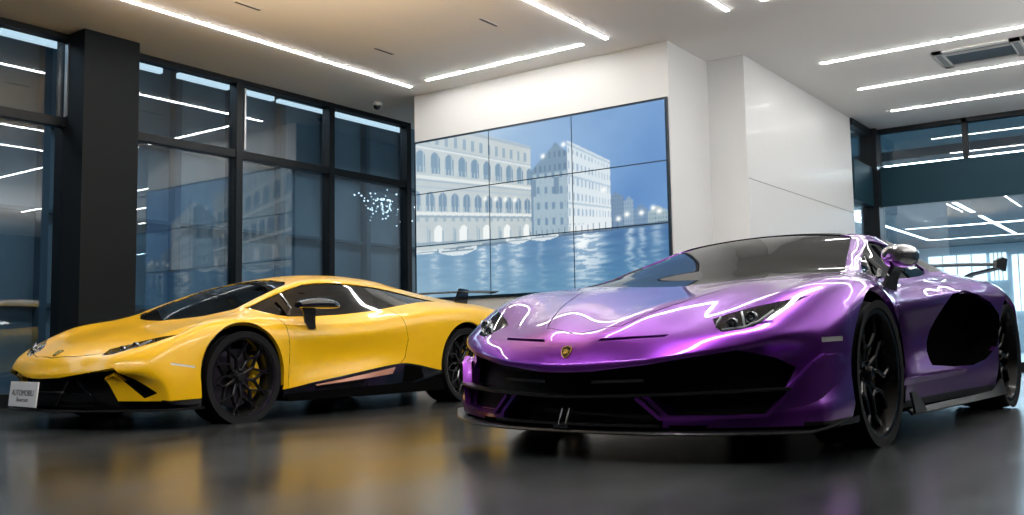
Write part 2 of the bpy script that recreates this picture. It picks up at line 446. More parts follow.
# ------------------------------------------------------------------ video wall
def venice(u, v):
    """night view over a canal, u right and v up in 0..1"""
    n = u.shape; R = np.random.RandomState(11)
    def nz(fx, fy, oct=4, seed=0):
        r = np.random.RandomState(seed); o = np.zeros(n); a = 1; s = 0
        for k in range(oct):
            g = r.rand(int(fy*2**k)+3, int(fx*2**k)+3); x = u*fx*2**k; y = v*fy*2**k
            i, j = np.floor(y).astype(int), np.floor(x).astype(int); fy_, fx_ = y-i, x-j; i = np.clip(i,0,g.shape[0]-2); j = np.clip(j,0,g.shape[1]-2)
            fx_ = fx_*fx_*(3-2*fx_); fy_ = fy_*fy_*(3-2*fy_)
            o += a*((g[i,j]*(1-fx_)+g[i,j+1]*fx_)*(1-fy_)+(g[i+1,j]*(1-fx_)+g[i+1,j+1]*fx_)*fy_); s += a; a *= .5
        return o/s
    def mixc(c, col, a):
        for k in range(3): c[k] = c[k]*(1-a) + col[k]*a
    sky = nz(4,3,4,3)
    t = np.clip(u*1.05-.05+.25*(1-v), 0, 1)
    c = [ .74-.36*t+.14*(sky-.5), .83-.27*t+.12*(sky-.5), .90-.13*t+.08*(sky-.5) ]
    base = .29 + .045*u       # waterline
    def inside(top, x0, x1, bot=None): return (u >= x0) & (u < x1) & (v < top) & (v > (base if bot is None else bot))
    # far houses
    for x0, x1, h, cc in ((.795,.85,.53,(.46,.56,.66)),(.85,.885,.50,(.58,.67,.74)),(.885,.93,.45,(.46,.57,.68)),(.93,1.0,.43,(.62,.70,.72))):
        m = inside(h-.03*np.abs(((u-x0)/(x1-x0))-.5)*2, x0, x1); mixc(c, cc, m*.9)
        mixc(c, (.36,.46,.58), m*((u*110)%1 < .4)*((v*42)%1 < .5)*.6)
    # gabled house in the middle
    m = inside(.86-1.5*np.abs(u-.605), .50, .66); mixc(c, (.44,.55,.64), m*.9)
    m2 = m & (((u-.52)*52)%1 < .38) & ((v*14+.2)%1 < .5); mixc(c, (.30,.42,.54), m2*.7)
    m2 = inside(.69, .515, .655); mixc(c, (.68,.76,.80), m2*.75)
    m3 = m2 & (((u-.50)*34)%1 < .36) & (((v+.12*u)*11)%1 < .45); mixc(c, (.36,.49,.61), m3*.75)
    m3 = m2 & (((u-.505)*11)%1 < .22) & (v > .56) & (v < .66); mixc(c, (.30,.43,.56), m3*.6)
    # bright corner palace
    w2 = .30+(v-.30)/np.clip(1-1.75*(u-.65),.3,2); x2 = (u-.65)/np.clip(1-1.9*(u-.65),.3,2)
    m = (u > .648) & (u < .805) & (w2 < .86) & (v > base); f = .10*nz(14,12,3,6)
    mixc(c, (.83+.0*u,.88+.0*u,.91+.0*u), m*1.0); mixc(c, (.95,.96,.96), m*np.clip(1.6*(.62-v)/.4,0,1)*.6*nz(10,10,3,8)*1.6)
    m2 = m & ((x2*56)%1 < .38) & ((w2*11+.3)%1 < .5) & (w2 < .82) & (v > base+.05); mixc(c, (.55,.66,.76), m2*.75)
    m3 = m & ((np.abs(w2-.84) < .008)|(np.abs(w2-.66) < .006)|(np.abs(w2-.50) < .006)); mixc(c, (.60,.70,.78), m3*.7)
    # long palace on the left; its storeys fall towards the right
    w = .27+(v-.27)/(1-.68*u); xs = u/(1-.55*u)
    m = (u < .505) & (w < 1.17) & (v > base); cr = .07*nz(16,14,4,9)
    for k, col in enumerate((.78,.82,.83)): c[k] = np.where(m, col-cr, c[k])
    def row(w0, w1, f, duty, col, a=.9, arch=False, ph=0.):
        xx = (xs*f+ph)%1
        top = w1 - (.035*((xx/duty-.5)*2)**2 if arch else 0)
        mm = m & (xx < duty) & (w > w0) & (w < top); mixc(c, col, mm*a)
    row(1.02,1.10,20,.36,(.50,.61,.70),.85)
    row(.82,.965,13.5,.66,(.40,.53,.64),.9,True); row(.82,.95,27,.10,(.80,.85,.86),.6); row(.82,.86,54,.4,(.74,.80,.82),.6)
    row(.565,.695,15,.72,(.36,.49,.61),.85,True,.3); row(.565,.69,45,.22,(.76,.81,.83),.65); row(.565,.60,60,.4,(.78,.83,.84),.6)
    row(.33,.47,7.3,.36,(.97,.98,.97),.9,True,.35); row(.33,.45,14.6,.14,(.52,.62,.70),.75,True,.1); row(.33,.46,7.3,.06,(.56,.66,.72),.7,False,.62)
    for wl, th, col in ((1.155,.012,(.60,.68,.74)),(.995,.008,(.66,.73,.78)),(.985,.005,(.93,.95,.94)),(.79,.012,(.90,.92,.91)),(.77,.006,(.60,.68,.74)),(.725,.006,(.66,.73,.78)),(.548,.012,(.93,.94,.93)),(.53,.008,(.52,.61,.68)),(.345,.014,(.50,.60,.67))):
        mixc(c, col, (m & (np.abs(w-wl) < th))*.85)
    mm = m & (w < .53) & (w > .495) & ((xs*22)%1 < .4); mixc(c, (.55,.64,.70), mm*.8)
    # quay line, poles and boats
    mixc(c, (.30,.40,.50), (np.abs(v-base) < .010)*(u > .02)*.75)
    mm = (v > base-.03) & (v < base+.045) & ((u*46)%1 < .14) & (u > .50) & (u < .84); mixc(c, (.22,.32,.44), mm*.7)
    # water
    rip = nz(9,60,4,21); rip2 = nz(26,90,3,22); W = v < base-.008
    t = np.clip(u,0,1); dep = np.clip((base-v)/base,0,1)
    wc = [ .36-.15*t+.10*rip+.06*dep*(1-t), .52-.14*t+.10*rip+.05*dep, .66-.08*t+.08*rip+.02*dep ]
    for k in range(3): c[k] = np.where(W, wc[k], c[k])
    for x0, wd, a in ((.085,.02,.45),(.20,.022,.4),(.30,.02,.75),(.36,.022,.6),(.44,.03,.65),(.54,.012,.3),(.70,.055,1.0),(.75,.03,.6),(.87,.014,.6),(.91,.012,.5),(.96,.02,.4)):
        g = np.exp(-((u-x0-.012*(rip-.5)*8*dep)/wd)**2)*a*(1-.65*dep)*(.45+1.1*(rip2 > .48)*rip2)
        mixc(c, (.93,.96,.97), np.clip(g,0,1)*W)
    for x0, y0, lx, ly in ((.19,.285,.085,.030),(.45,.315,.05,.022),(.55,.318,.06,.020),(.05,.295,.05,.016)):
        d = ((u-x0)/lx)**2; mm = (np.abs(u-x0) < lx) & (v > y0-ly*(1-d)) & (v < y0+ly*.25+ly*.5*np.abs(u-x0)/lx); mixc(c, (.90,.93,.94), mm*.9)
        mm = (np.abs(u-x0) < lx*.85) & (v > y0-ly*.2) & (v < y0+ly*.15); mixc(c, (.35,.45,.52), mm*.8)
    for x0, y0 in ((.315,.585),(.36,.575),(.40,.565),(.44,.555),(.555,.79),(.635,.84),(.78,.55),(.86,.40),(.91,.40),(.95,.42),(.83,.38),(.97,.40)):
        g = np.exp(-(((u-x0)/.009)**2+((v-y0)/.014)**2)); mixc(c, (1,1,.98), np.clip(g*1.1,0,1))
    haze = np.clip(.62-.75*u, 0, 1)*.35      # the left side of the picture is milky
    mixc(c, (.80,.87,.90), haze)
    return [np.clip(k,0,1) for k in c]
def srgb2lin(x): return np.where(x <= .04045, x/12.92, ((x+.055)/1.055)**2.4)
scr_m = bpy.data.materials.new('screen_picture'); scr_m.use_nodes = True
_b = bsdf(scr_m); _b.inputs['Base Color'].default_value = (.01,.01,.012,1); _b.inputs['Roughness'].default_value = .35
_a = nd(scr_m,'ShaderNodeVertexColor', layer_name='Col'); lk(scr_m, _a.outputs['Color'], _b.inputs['Emission Color']); _b.inputs['Emission Strength'].default_value = .34
tv = empty('video_wall', (-6.23,YT,2.08)); tag(tv, 'large wall display of nine joined screens showing a canal city at dusk', 'screen')
TW, TH = 3.52, 1.98
bm = bmesh.new(); add_box(bm, (0,-.016,0), (TW+.04,.03,TH+.04)); obj('casing', bm, mat('screen_bezel', (.012,.03,.05), .3), tv, smooth=False)
sw, sh, g = TW/3, TH/3, .006
for r_ in range(3):
    for c_ in range(3):
        nu, nv = 120, 68
        uu, vv = np.meshgrid((c_+np.linspace(0,1,nu))/3, (r_+np.linspace(0,1,nv))/3)
        col = venice(uu, vv); col = np.stack([srgb2lin(k) for k in col]+[np.ones_like(uu)], -1).reshape(-1,4)
        x = -TW/2 + uu*TW; z = -TH/2 + vv*TH
        x = np.clip(x, -TW/2+c_*sw+g, -TW/2+(c_+1)*sw-g); z = np.clip(z, -TH/2+r_*sh+g, -TH/2+(r_+1)*sh-g)
        co = np.stack([x, np.full_like(x,-.034), z], -1).reshape(-1,3)
        idx = np.arange(nu*nv).reshape(nv,nu); q = np.stack([idx[:-1,:-1],idx[:-1,1:],idx[1:,1:],idx[1:,:-1]], -1).reshape(-1,4)
        me = bpy.data.meshes.new('screen'); me.from_pydata(co.tolist(), [], q.tolist())
        at_ = me.color_attributes.new('Col','FLOAT_COLOR','POINT'); at_.data.foreach_set('color', col.ravel().astype(np.float32)); me.materials.append(scr_m)
        link(bpy.data.objects.new('screen', me), tv)
# ------------------------------------------------------------------ outside the left windows
ext_m = mat('facade_outside', (.16,.26,.33), .8); noise_col(ext_m, 1.2, (.12,.17,.21), (.24,.31,.35), .3, .7, 4, (1,1,.4))
rib_m = mat('facade_rib', (.05,.09,.12), .7)
fac = tag(empty('building', (-12.4,6,0)), 'dark blue building facade with vertical fins seen through the left windows', 'building')
box('facade_wall', (-.2,-14,-.1), (0,20,7), ext_m, fac)
for k in range(34): box('fin', (0,-13.6+k*1.0,0), (.16,-13.5+k*1.0,6.5), rib_m, fac)
for z in (1.1,2.35,3.5): box('ledge', (0,-14,z), (.10,20,z+.05), rib_m, fac)
struct(box('ground_outside', (-13,-8,-.12), (-9.3,18,-.02), mat('pavement', (.05,.06,.07), .7)))
sky_m = mat('soffit_lamp', (1,1,1), .5, emit=(.90,.96,.98), es=.45)
for a, b, hh, lb in ((4.2,5.38,.10,'pale light panel outside, seen at the top left corner'),(5.45,6.39,.10,'pale light panel outside, left of the dark column'),(7.22,7.64,.10,'short pale light panel outside, just right of the dark column'),(7.91,8.76,.10,'longer pale light panel outside, in the first window right of the column'),(8.98,9.6,.09,'pale light panel outside at the left end of the second window'),(9.7,10.75,.07,'pale light panel outside at the right end of the second window'),(10.95,12.6,.13,'pale light panel outside at the top of the last window')):
    o = box('outdoor_light', (-11.54,a,4.33), (-11.46,b,4.33+hh*.7), sky_m); tag(o, lb, 'outdoor light', 'light panels outside the left windows')
bm = bmesh.new(); rr = random.Random(3)
for k in range(80):
    y, z = rr.gauss(0,.26), rr.gauss(0,.13); bmesh.ops.create_icosphere(bm, subdivisions=1, radius=rr.uniform(.008,.020), matrix=Matrix.Translation((rr.uniform(-.2,.2),y,z)))
o = obj('fairy_lights', bm, mat('fairy_bulb', (1,1,1), .5, emit=(.85,.95,1), es=.8)); o.location = (-11.6,12.15,2.98); tag(o, 'cluster of small white sparkling lights outside the last left window', 'fairy lights', kind='stuff')
# ------------------------------------------------------------------ hall beyond the far windows
hall_m = mat('hall_wall', (.55,.66,.72), .7); bright_m = mat('lit_window', (1,1,1), .5, emit=(.93,.98,1), es=.8)
struct(box('floor_hall', (-14,YF+.3,-.1), (9,33,0), mat('hall_floor', (.45,.52,.56), .35)))
struct(box('ceiling_hall', (-14,YF+.3,3.26), (9,33,3.4), mat('hall_ceiling', (.02,.05,.07), .6)))
struct(box('wall_hall', (-14,32,0), (9,32.2,3.26), hall_m)); struct(box('hall_light_blocker', (-1.3,15.4,0), (-1.1,32,3.26), mat('blocker_dark', (.03,.04,.05), .6))); struct(box('wall_hall_left', (-14.2,15.4,0), (-14,32,3.26), hall_m))  # right side: unseen dark blocker added to dim reflections in the purple paint
for q, (a, b, c_, d) in enumerate(((-6.95,-5.3,2.15,2.98),(-5.2,-4.75,2.15,2.98),(-4.6,-3.9,1.2,2.9),(-11,-8.5,.3,2.6),(-3.6,-2.8,.4,2.2))):
    t = empty('window_%d' % (60+q), ((a+b)/2,31.98,(c_+d)/2)); t['kind'] = 'structure'
    lx, lz = (b-a)/2, (d-c_)/2; box('pane', (-lx,-.02,-lz), (lx,0,lz), bright_m, t)
    for k in range(1,4): box('mullion', (-lx+2*lx*k/4-.015,-.04,-lz), (-lx+2*lx*k/4+.015,-.021,lz), lamphouse_m, t)
hl_m = mat('hall_led', (1,1,1), .5, emit=(.95,.98,1), es=4)
for x0,y0,x1,y1,lb in ((-6.3,23.9,-6.3,29.2,'slanting light strip in the hall beyond the far glass, leftmost'),(-6.3,29.2,-1.45,29.2,'lowest long light strip in the hall beyond the far glass'),(-6.1,25.7,-1.45,25.7,'upper long light strip in the hall beyond the far glass'),(-4.05,21.2,-4.05,23.2,'short slanting light strip in the hall, highest beyond the far glass'),(-4.05,24.0,-4.05,29.0,'slanting light strip crossing the long ones in the far hall'),(-1.8,20.5,-1.8,29.0,'slanting light strip in the far hall at the right picture edge')):
    strip(x0,y0,x1,y1,lb,.09,3.26,hl_m,group='light strips in the far hall')
# ------------------------------------------------------------------ light
w = bpy.data.worlds.new('world'); SC.world = w; w.use_nodes = True
w.node_tree.nodes['Background'].inputs[0].default_value = (.05,.11,.15,1); w.node_tree.nodes['Background'].inputs[1].default_value = .35
def area(name, loc, sx, sy, e, col=(1,1,1), rot=(0,0,0), spread=180):
    l = bpy.data.lights.new(name,'AREA'); l.shape = 'RECTANGLE'; l.size = sx; l.size_y = sy; l.energy = e; l.color = col; l.spread = math.radians(spread)
    o = bpy.data.objects.new(name, l); o.location = loc; o.rotation_euler = rot; C.objects.link(o); return o
area('facade_fill', (-10.6,7,4.6), 1.2, 22, 150, (.85,.93,1), (0,math.radians(-25),0))  # area light added to light the facade, standing in for the soffit
area('ceiling_fill', (2.6,8.5,1.0), 3, 7, 125, (1,.98,.96), (PI,0,0))  # unseen neutral light added out of frame to brighten the ceiling
area('hall_lamp', (-4.6,24,3.2), 6, 8, 420, (.88,.95,1))
# unseen warm spot added out of the picture on the left to tint the ceiling
sp_ = bpy.data.lights.new('warm_ceiling_fill','SPOT'); sp_.energy = 330; sp_.color = (1,.74,.50); sp_.spot_size = math.radians(84); sp_.spot_blend = 1; sp_.shadow_soft_size = .3
so_ = bpy.data.objects.new('warm_ceiling_fill', sp_); so_.location = (-5.3,2.9,.5); C.objects.link(so_)
so_.rotation_euler = Vector((-.0,-.42,-1)).to_track_quat('Z','Y').to_euler()
SC.view_settings.view_transform = 'Standard'; SC.view_settings.look = 'None'; SC.view_settings.gamma = 1; SC.view_settings.use_curve_mapping = False
SC.view_settings.exposure = 1.6
SC.cycles.max_bounces = 10; SC.cycles.transparent_max_bounces = 16; SC.cycles.use_denoising = True; SC.cycles.sample_clamp_indirect = 6; SC.cycles.caustics_reflective = False; SC.cycles.caustics_refractive = False
# ------------------------------------------------------------------ shared car materials
M = {}
M['tire'] = mat('tire_rubber', (.010,.010,.011), .6, 0, 0, .2)
M['rim'] = mat('black_rim', (.035,.035,.038), .25, .7, 0.3)
M['rim_dark'] = mat('bronze_black_rim', (.014,.012,.011), .25, .7, .3)
M['gloss_black'] = mat('gloss_black', (.006,.006,.008), .12, 0, .6)
M['matte_black'] = mat('matte_black', (.004,.004,.005), .6, 0, 0, .15)
M['under'] = mat('underbody_black', (.003,.003,.003), .9, 0, 0, 0)
M['carbon'] = mat('carbon_fibre', (.008,.008,.009), .4, 0, .05, .3)
M['roof'] = mat('roof_black', (.006,.006,.007), .45, 0, 0, .25)
M['disc'] = mat('brake_steel', (.09,.09,.095), .35, 1)
M['caliper_y'] = mat('yellow_caliper', (1,.6,.01), .4, 0, .4)
M['caliper_b'] = mat('bronze_caliper', (.32,.2,.05), .35, .3, .5)
M['chrome'] = mat('chrome', (.75,.76,.78), .12, 1)
M['gold'] = mat('gold_metal', (.75,.5,.12), .25, .9)
M['lamp'] = mat('lamp_reflector', (.30,.32,.34), .18, .9)
M['drl'] = mat('daylight_strip', (.45,.47,.5), .3, 0, .5)
M['interior'] = mat('dark_interior', (.012,.012,.013), .7)
M['carglass'] = glass_mat('tinted_car_glass', (.045,.052,.058), .01, 1.5, 0, .75)
M['sideglass'] = glass_mat('tinted_side_glass', (.03,.036,.042), .03, 1.5)
M['lens'] = glass_mat('clear_lens', (.75,.78,.8), .02, 1.45)
M['white'] = mat('white_card', (.85,.86,.87), .5)
M['ink'] = mat('grey_ink', (.12,.12,.14), .5)
M['marker'] = mat('marker_lens', (.75,.72,.74), .25, 0, .4)

def wheel(name, parent, loc, side, R, W, Rr, style, rimmat, calmat, label=None):
    """car wheel: axis along y, outer face towards +y*side"""
    w = empty(name, loc); w.parent = parent
    if side < 0: w.rotation_euler = (0,0,PI)
    h = W/2
    bm = bmesh.new()
    prof = [(Rr-.012,-h*.80),(Rr+.012,-h*.93),(Rr+.05,-h),(R-.03,-h*.97),(R-.008,-h*.82),(R,-h*.55),(R,-h*.3),(R-.006,-h*.28),(R-.006,-h*.24),(R,-h*.22),(R,h*.22),(R-.006,h*.24),(R-.006,h*.28),(R,h*.3),(R,h*.55),(R-.008,h*.82),(R-.03,h*.97),(Rr+.05,h),(Rr+.012,h*.93),(Rr-.012,h*.80)]
    lathe(bm, prof, 'y', 72)
    bmesh.ops.recalc_face_normals(bm, faces=bm.faces); obj('tire', bm, M['tire'], w, angle=40)
    bm = bmesh.new()
    # barrel and lip
    lathe(bm, [(Rr-.004,h*.84),(Rr+.010,h*.90),(Rr+.008,h*.94),(Rr-.010,h*.92),(Rr-.022,h*.70),(Rr-.035,h*.2),(Rr-.04,-h*.7),(Rr-.01,-h*.8)], 'y', 72)
    yf = h*.70
    def bar(p, q, w0, w1, y0, y1, t=.03):
        p = Vector(p); q = Vector(q); d = (q-p).normalized(); n = Vector((-d.y, d.x))
        vs = []
        for (c, ww, yy) in ((p, w0, y0), (q, w1, y1)):
            for sx, dy, k in ((-1,-t,1),(-1,-.006,1),(-.45,0,1),(.45,0,1),(1,-.006,1),(1,-t,1)):
                a = c + n*(sx*ww/2); vs.append(bm.verts.new((a.x, yy+dy, a.y)))
        for k in range(5): bm.faces.new([vs[k], vs[k+1], vs[7+k], vs[6+k]])
        bm.faces.new([vs[5], vs[0], vs[6], vs[11]])
        bm.faces.new(vs[0:6][::-1]); bm.faces.new(vs[6:12])
    def pol(r, a): return (r*math.cos(a), r*math.sin(a))
    if style == 'mesh':       # ten Y spokes whose arms meet, giving long hexagons
        for k in range(10):
            a = 2*PI*k/10+.16; off = .10 if k % 2 else -.10
            bar(pol(.035,a), pol(Rr*.50,a+off*.3), .026, .017, yf-.030, yf-.016)
            for s_ in (-1,1):
                a2 = a + s_*2*PI/20
                bar(pol(Rr*.48,a+off*.3), pol(Rr*.76,a2), .016, .013, yf-.016, yf-.008)
            a2 = a + 2*PI/20
            bar(pol(Rr*.74,a2), pol(Rr-.006,a2-.09), .013, .015, yf-.008, yf-.004)
            bar(pol(Rr*.74,a2), pol(Rr-.006,a2+.09), .013, .015, yf-.008, yf-.004)
    else:                     # five forked spokes with angular elbows
        for k in range(5):
            a = 2*PI*k/5+.31
            for s_ in (-1,1):
                bar(pol(.045,a+s_*.25), pol(Rr*.46,a+s_*.26), .03, .026, yf-.035, yf-.018, .035)
                bar(pol(Rr*.44,a+s_*.24), pol(Rr*.70,a+s_*.42), .026, .024, yf-.018, yf-.008, .03)
                bar(pol(Rr*.68,a+s_*.43), pol(Rr-.006,a+s_*.24), .024, .03, yf-.008, yf-.003, .03)
            bar(pol(Rr*.44,a-.26), pol(Rr*.44,a+.26), .02, .02, yf-.02, yf-.02, .03)
    bmesh.ops.recalc_face_normals(bm, faces=bm.faces); rim = obj('rim', bm, rimmat, w, angle=35)
    bm = bmesh.new()
    lathe(bm, [(.002,yf-.002),(.026,yf-.002),(.032,yf-.008),(.038,yf-.03),(.062,yf-.035),(.066,yf-.06),(.002,yf-.07)], 'y', 30)
    for k in range(5):
        a = 2*PI*k/5+.5; c = (.05*math.cos(a), yf-.03, .05*math.sin(a))
        r = bmesh.ops.create_cone(bm, cap_ends=True, segments=6, radius1=.008, radius2=.007, depth=.02, matrix=Matrix.Translation(c) @ Matrix.Rotation(PI/2,4,'X'))
    bmesh.ops.recalc_face_normals(bm, faces=bm.faces); obj('hub_cap', bm, M['carbon'] if style == 'mesh' else M['rim_dark'], rim, angle=35)
    bm = bmesh.new(); rd = Rr*.74
    lathe(bm, [(.07,-.002),(rd,-.002),(rd+.003,-.008),(rd,-.036),(.07,-.036)], 'y', 56)
    for r_, n_ in ((rd*.62,22),(rd*.76,28),(rd*.9,30)):   # drilled holes shown as small dark studs
        for k in range(n_):
            a = 2*PI*(k+r_*7)/n_
            bmesh.ops.create_cone(bm, cap_ends=True, segments=6, radius1=.0035, radius2=.0035, depth=.003, matrix=Matrix.Translation((r_*math.cos(a), -.001, r_*math.sin(a))) @ Matrix.Rotation(PI/2,4,'X'))
    bmesh.ops.recalc_face_normals(bm, faces=bm.faces); obj('brake_disc', bm, M['disc'], w, angle=35)
    # caliper hugging the disc on the rear side
    bm = bmesh.new(); fwd = -1 if side > 0 else 1; rows = []
    for k in range(13):
        a = (PI if fwd < 0 else 0) + (-.78 + 1.56*k/12); e = 1-abs(k-6)/6*.18
        ro, ri = rd+.018, rd-.075*e
        rows.append([(ri*math.cos(a), -.05, ri*math.sin(a)), (ri*math.cos(a), .012, ri*math.sin(a)), ((ri+.012)*math.cos(a), .030*e, (ri+.012)*math.sin(a)), ((ro-.014)*math.cos(a), .030*e, (ro-.014)*math.sin(a)), (ro*math.cos(a), .012, ro*math.sin(a)), (ro*math.cos(a), -.05, ro*math.sin(a))])
    V, _ = grid_mesh(bm, rows, closed_v=True); bm.faces.new(list(V[0])); bm.faces.new(list(V[-1])[::-1])
    bmesh.ops.recalc_face_normals(bm, faces=bm.faces)
    cal = obj('brake_caliper', bm, calmat, w, angle=30)
    return w

def arch_liner(parent, x, z, r, y0, y1, side):
    bm = bmesh.new(); P = []
    for k in range(41):
        t = -.42 + (PI+.84)*k/40; c, s_ = math.cos(t), math.sin(t)
        P.append([(x+r*c, side*y0, z+r*s_), (x+r*c, side*y1, z+r*s_)])
    V, _ = grid_mesh(bm, P)
    bm.faces.new([V[k][0] for k in range(41)])
    return obj('wheel_arch_liner', bm, M['under'], parent, smooth=False)

def ribbon_panel(name, pts_lo, pts_hi, mat_, parent, th=.006):
    """thin solid panel between two rails"""
    bm = bmesh.new(); lo = [Vector(p) for p in pts_lo]; hi = [Vector(p) for p in pts_hi]
    n = len(lo); rows = []
    for i in range(n):
        a = lo[min(i+1,n-1)]-lo[max(i-1,0)]; b = hi[i]-lo[i]; nn = a.cross(b)
        nn = nn.normalized()*th/2 if nn.length > 1e-9 else Vector((0,0,th/2))
        rows.append([lo[i]-nn, hi[i]-nn, hi[i]+nn, lo[i]+nn])
    V, _ = grid_mesh(bm, rows, closed_v=True); bm.faces.new(list(V[0])); bm.faces.new(list(V[-1])[::-1])
    bmesh.ops.recalc_face_normals(bm, faces=bm.faces)
    return obj(name, bm, mat_, parent, angle=40)

def seat(parent, x, y, m):
    bm = bmesh.new()
    add_box(bm, (x,y,.30), (.48,.46,.14), None, .05, 3)
    add_box(bm, (x-.30,y,.60), (.13,.44,.62), Matrix.Rotation(-.35,3,'Y'), .05, 3)
    add_box(bm, (x-.38,y,.90), (.10,.25,.16), Matrix.Rotation(-.3,3,'Y'), .04, 3)
    return obj('seat', bm, m, parent, angle=40)
# ------------------------------------------------------------------ yellow car
ypaint = mat('yellow_paint', (1.0,.56,.002), .3, 0, .45, .5, coat_r=.02)
def build_yellow():
    car = empty('sports_car', (-6.49,5.63,0), math.radians(-88.5), .992)
    tag(car, 'bright yellow low wedge sports car with black mesh wheels, parked nearer the window wall', 'car')
    L = [
     [(2.27,0,.343),(2.262,0,.42),(2.20,0,.488),(2.05,0,.562),(1.85,0,.630),(1.6,0,.69),(1.40,0,.73),(1.30,0,.765),(1.0,0,.885),(.7,0,1.0),(.45,0,1.085),(.3,0,1.12),(0,0,1.16),(-.35,0,1.172),(-.7,0,1.16),(-1.1,0,1.11),(-1.5,0,1.05),(-1.9,0,1.0),(-2.18,0,.965),(-2.22,0,.95)],
     [(2.255,.22,.35),(2.24,.23,.42),(2.17,.26,.478),(2.03,.31,.545),(1.85,.35,.61),(1.6,.39,.67),(1.4,.40,.715),(1.24,.40,.765),(1.0,.37,.86),(.7,.34,.975),(.45,.31,1.066),(.3,.30,1.105),(0,.29,1.148),(-.35,.28,1.16),(-.7,.28,1.146),(-1.1,.27,1.097),(-1.5,.27,1.037),(-1.9,.28,.985),(-2.18,.3,.95),(-2.22,.3,.935)],
     [(2.19,.42,.368),(2.17,.44,.435),(2.08,.47,.50),(1.95,.52,.56),(1.75,.57,.635),(1.5,.62,.705),(1.25,.64,.77),(1.1,.64,.82),(.8,.605,.935),(.5,.57,1.035),(.35,.555,1.065),(.1,.545,1.09),(-.25,.54,1.088),(-.6,.53,1.06),(-.9,.515,1.02),(-1.2,.50,.98),(-1.5,.48,.955),(-1.9,.46,.93),(-2.18,.45,.905),(-2.22,.45,.89)],
     [(2.15,.62,.382),(2.125,.63,.445),(2.03,.65,.522),(1.85,.69,.605),(1.65,.73,.685),(1.45,.755,.74),(1.25,.765,.77),(1.10,.765,.795),(.95,.775,.785),(.75,.785,.762),(.4,.80,.768),(.1,.80,.785),(-.2,.795,.812),(-.55,.78,.862),(-.85,.745,.908),(-1.1,.715,.925),(-1.4,.69,.935),(-1.8,.66,.925),(-2.14,.62,.90),(-2.18,.62,.885)],
     [(2.05,.79,.372),(2.015,.805,.44),(1.90,.83,.54),(1.7,.86,.64),(1.5,.875,.715),(1.29,.88,.742),(1.1,.88,.737),(.9,.88,.72),(.7,.882,.708),(.4,.888,.708),(.1,.895,.722),(-.2,.905,.745),(-.5,.918,.785),(-.8,.93,.825),(-1.1,.935,.85),(-1.4,.93,.858),(-1.7,.91,.855),(-1.95,.88,.845),(-2.08,.84,.83),(-2.12,.83,.81)],
     [(1.97,.86,.325),(1.92,.87,.39),(1.8,.888,.47),(1.65,.915,.575),(1.5,.94,.66),(1.29,.95,.695),(1.1,.945,.67),(.9,.925,.62),(.7,.915,.60),(.4,.915,.605),(.1,.92,.62),(-.3,.93,.655),(-.7,.95,.71),(-1.0,.965,.745),(-1.31,.97,.755),(-1.6,.96,.75),(-1.85,.93,.735),(-2.04,.88,.71),(-2.08,.86,.69)],
     [(1.91,.885,.275),(1.85,.905,.31),(1.7,.935,.35),(1.5,.95,.38),(1.29,.955,.40),(1.0,.945,.40),(.8,.905,.41),(.6,.885,.42),(.3,.88,.44),(0,.885,.46),(-.3,.905,.48),(-.6,.935,.48),(-.9,.96,.47),(-1.31,.97,.47),(-1.6,.965,.48),(-1.9,.93,.5),(-2.06,.88,.5),(-2.09,.86,.49)],
     [(1.89,.90,.185),(1.8,.925,.188),(1.64,.945,.19),(1.29,.955,.195),(.9,.935,.215),(.6,.93,.257),(.3,.925,.292),(0,.925,.33),(-.3,.925,.366),(-.45,.93,.377),(-.6,.935,.36),(-.98,.955,.29),(-1.31,.96,.27),(-1.7,.95,.27),(-2.04,.89,.29),(-2.08,.87,.29)],
     [(1.88,.90,.145),(1.8,.915,.142),(1.64,.93,.14),(1.29,.93,.14),(.9,.93,.145),(.6,.935,.14),(.3,.935,.135),(0,.935,.13),(-.3,.935,.13),(-.6,.935,.12),(-.98,.935,.12),(-1.31,.93,.12),(-1.7,.92,.13),(-2.0,.86,.16),(-2.04,.85,.17)],
    ]
    front = [[(2.22,0,.315),(2.205,.22,.32),(2.14,.42,.335),(2.05,.63,.345)],
             [(2.21,0,.27),(2.195,.22,.272),(2.14,.42,.275),(2.05,.64,.276)],
             [(2.22,0,.20),(2.205,.22,.20),(2.15,.42,.195),(2.05,.65,.19)],
             [(2.235,0,.145),(2.22,.22,.145),(2.16,.42,.145),(2.05,.66,.145)]]
    rear = [[(-2.24,0,.8),(-2.24,.3,.8),(-2.23,.45,.79),(-2.19,.62,.78)],
            [(-2.25,0,.6),(-2.25,.3,.6),(-2.24,.45,.6),(-2.2,.62,.6)],
            [(-2.2,0,.4),(-2.2,.3,.4),(-2.19,.45,.4),(-2.16,.62,.4)],
            [(-2.1,0,.2),(-2.1,.3,.2),(-2.1,.45,.2),(-2.08,.62,.2)]]
    crz = {2: lambda x: .55 if x < 1.1 else .35, 3: lambda x: .75 if x < 1.05 and x > -1.15 else .3, 4: lambda x: .35, 5: lambda x: .2 if x > .8 else .45, 7: .6, 8: .8}
    B = Body(L, front, rear, crz, (.75,.5))
    # regions ---------------------------------------------------------
    ARF = (1.29,.335,.375); ARR = (-1.315,.345,.39)
    B.cut(90, circle(*ARF, 44), 'y', ok=lambda c,n: abs(c.y) > .55 and c.z < .8)
    B.cut(90, circle(*ARR, 44), 'y', ok=lambda c,n: abs(c.y) > .55 and c.z < .8)
    B.cut(90, [(ARF[0]-.36,.0),(ARF[0]+.36,.0),(ARF[0]+.372,.3),(ARF[0]-.372,.3)], 'y', ok=lambda c,n: abs(c.y) > .55)
    B.cut(90, [(ARR[0]-.36,.0),(ARR[0]+.36,.0),(ARR[0]+.387,.3),(ARR[0]-.387,.3)], 'y', ok=lambda c,n: abs(c.y) > .55)
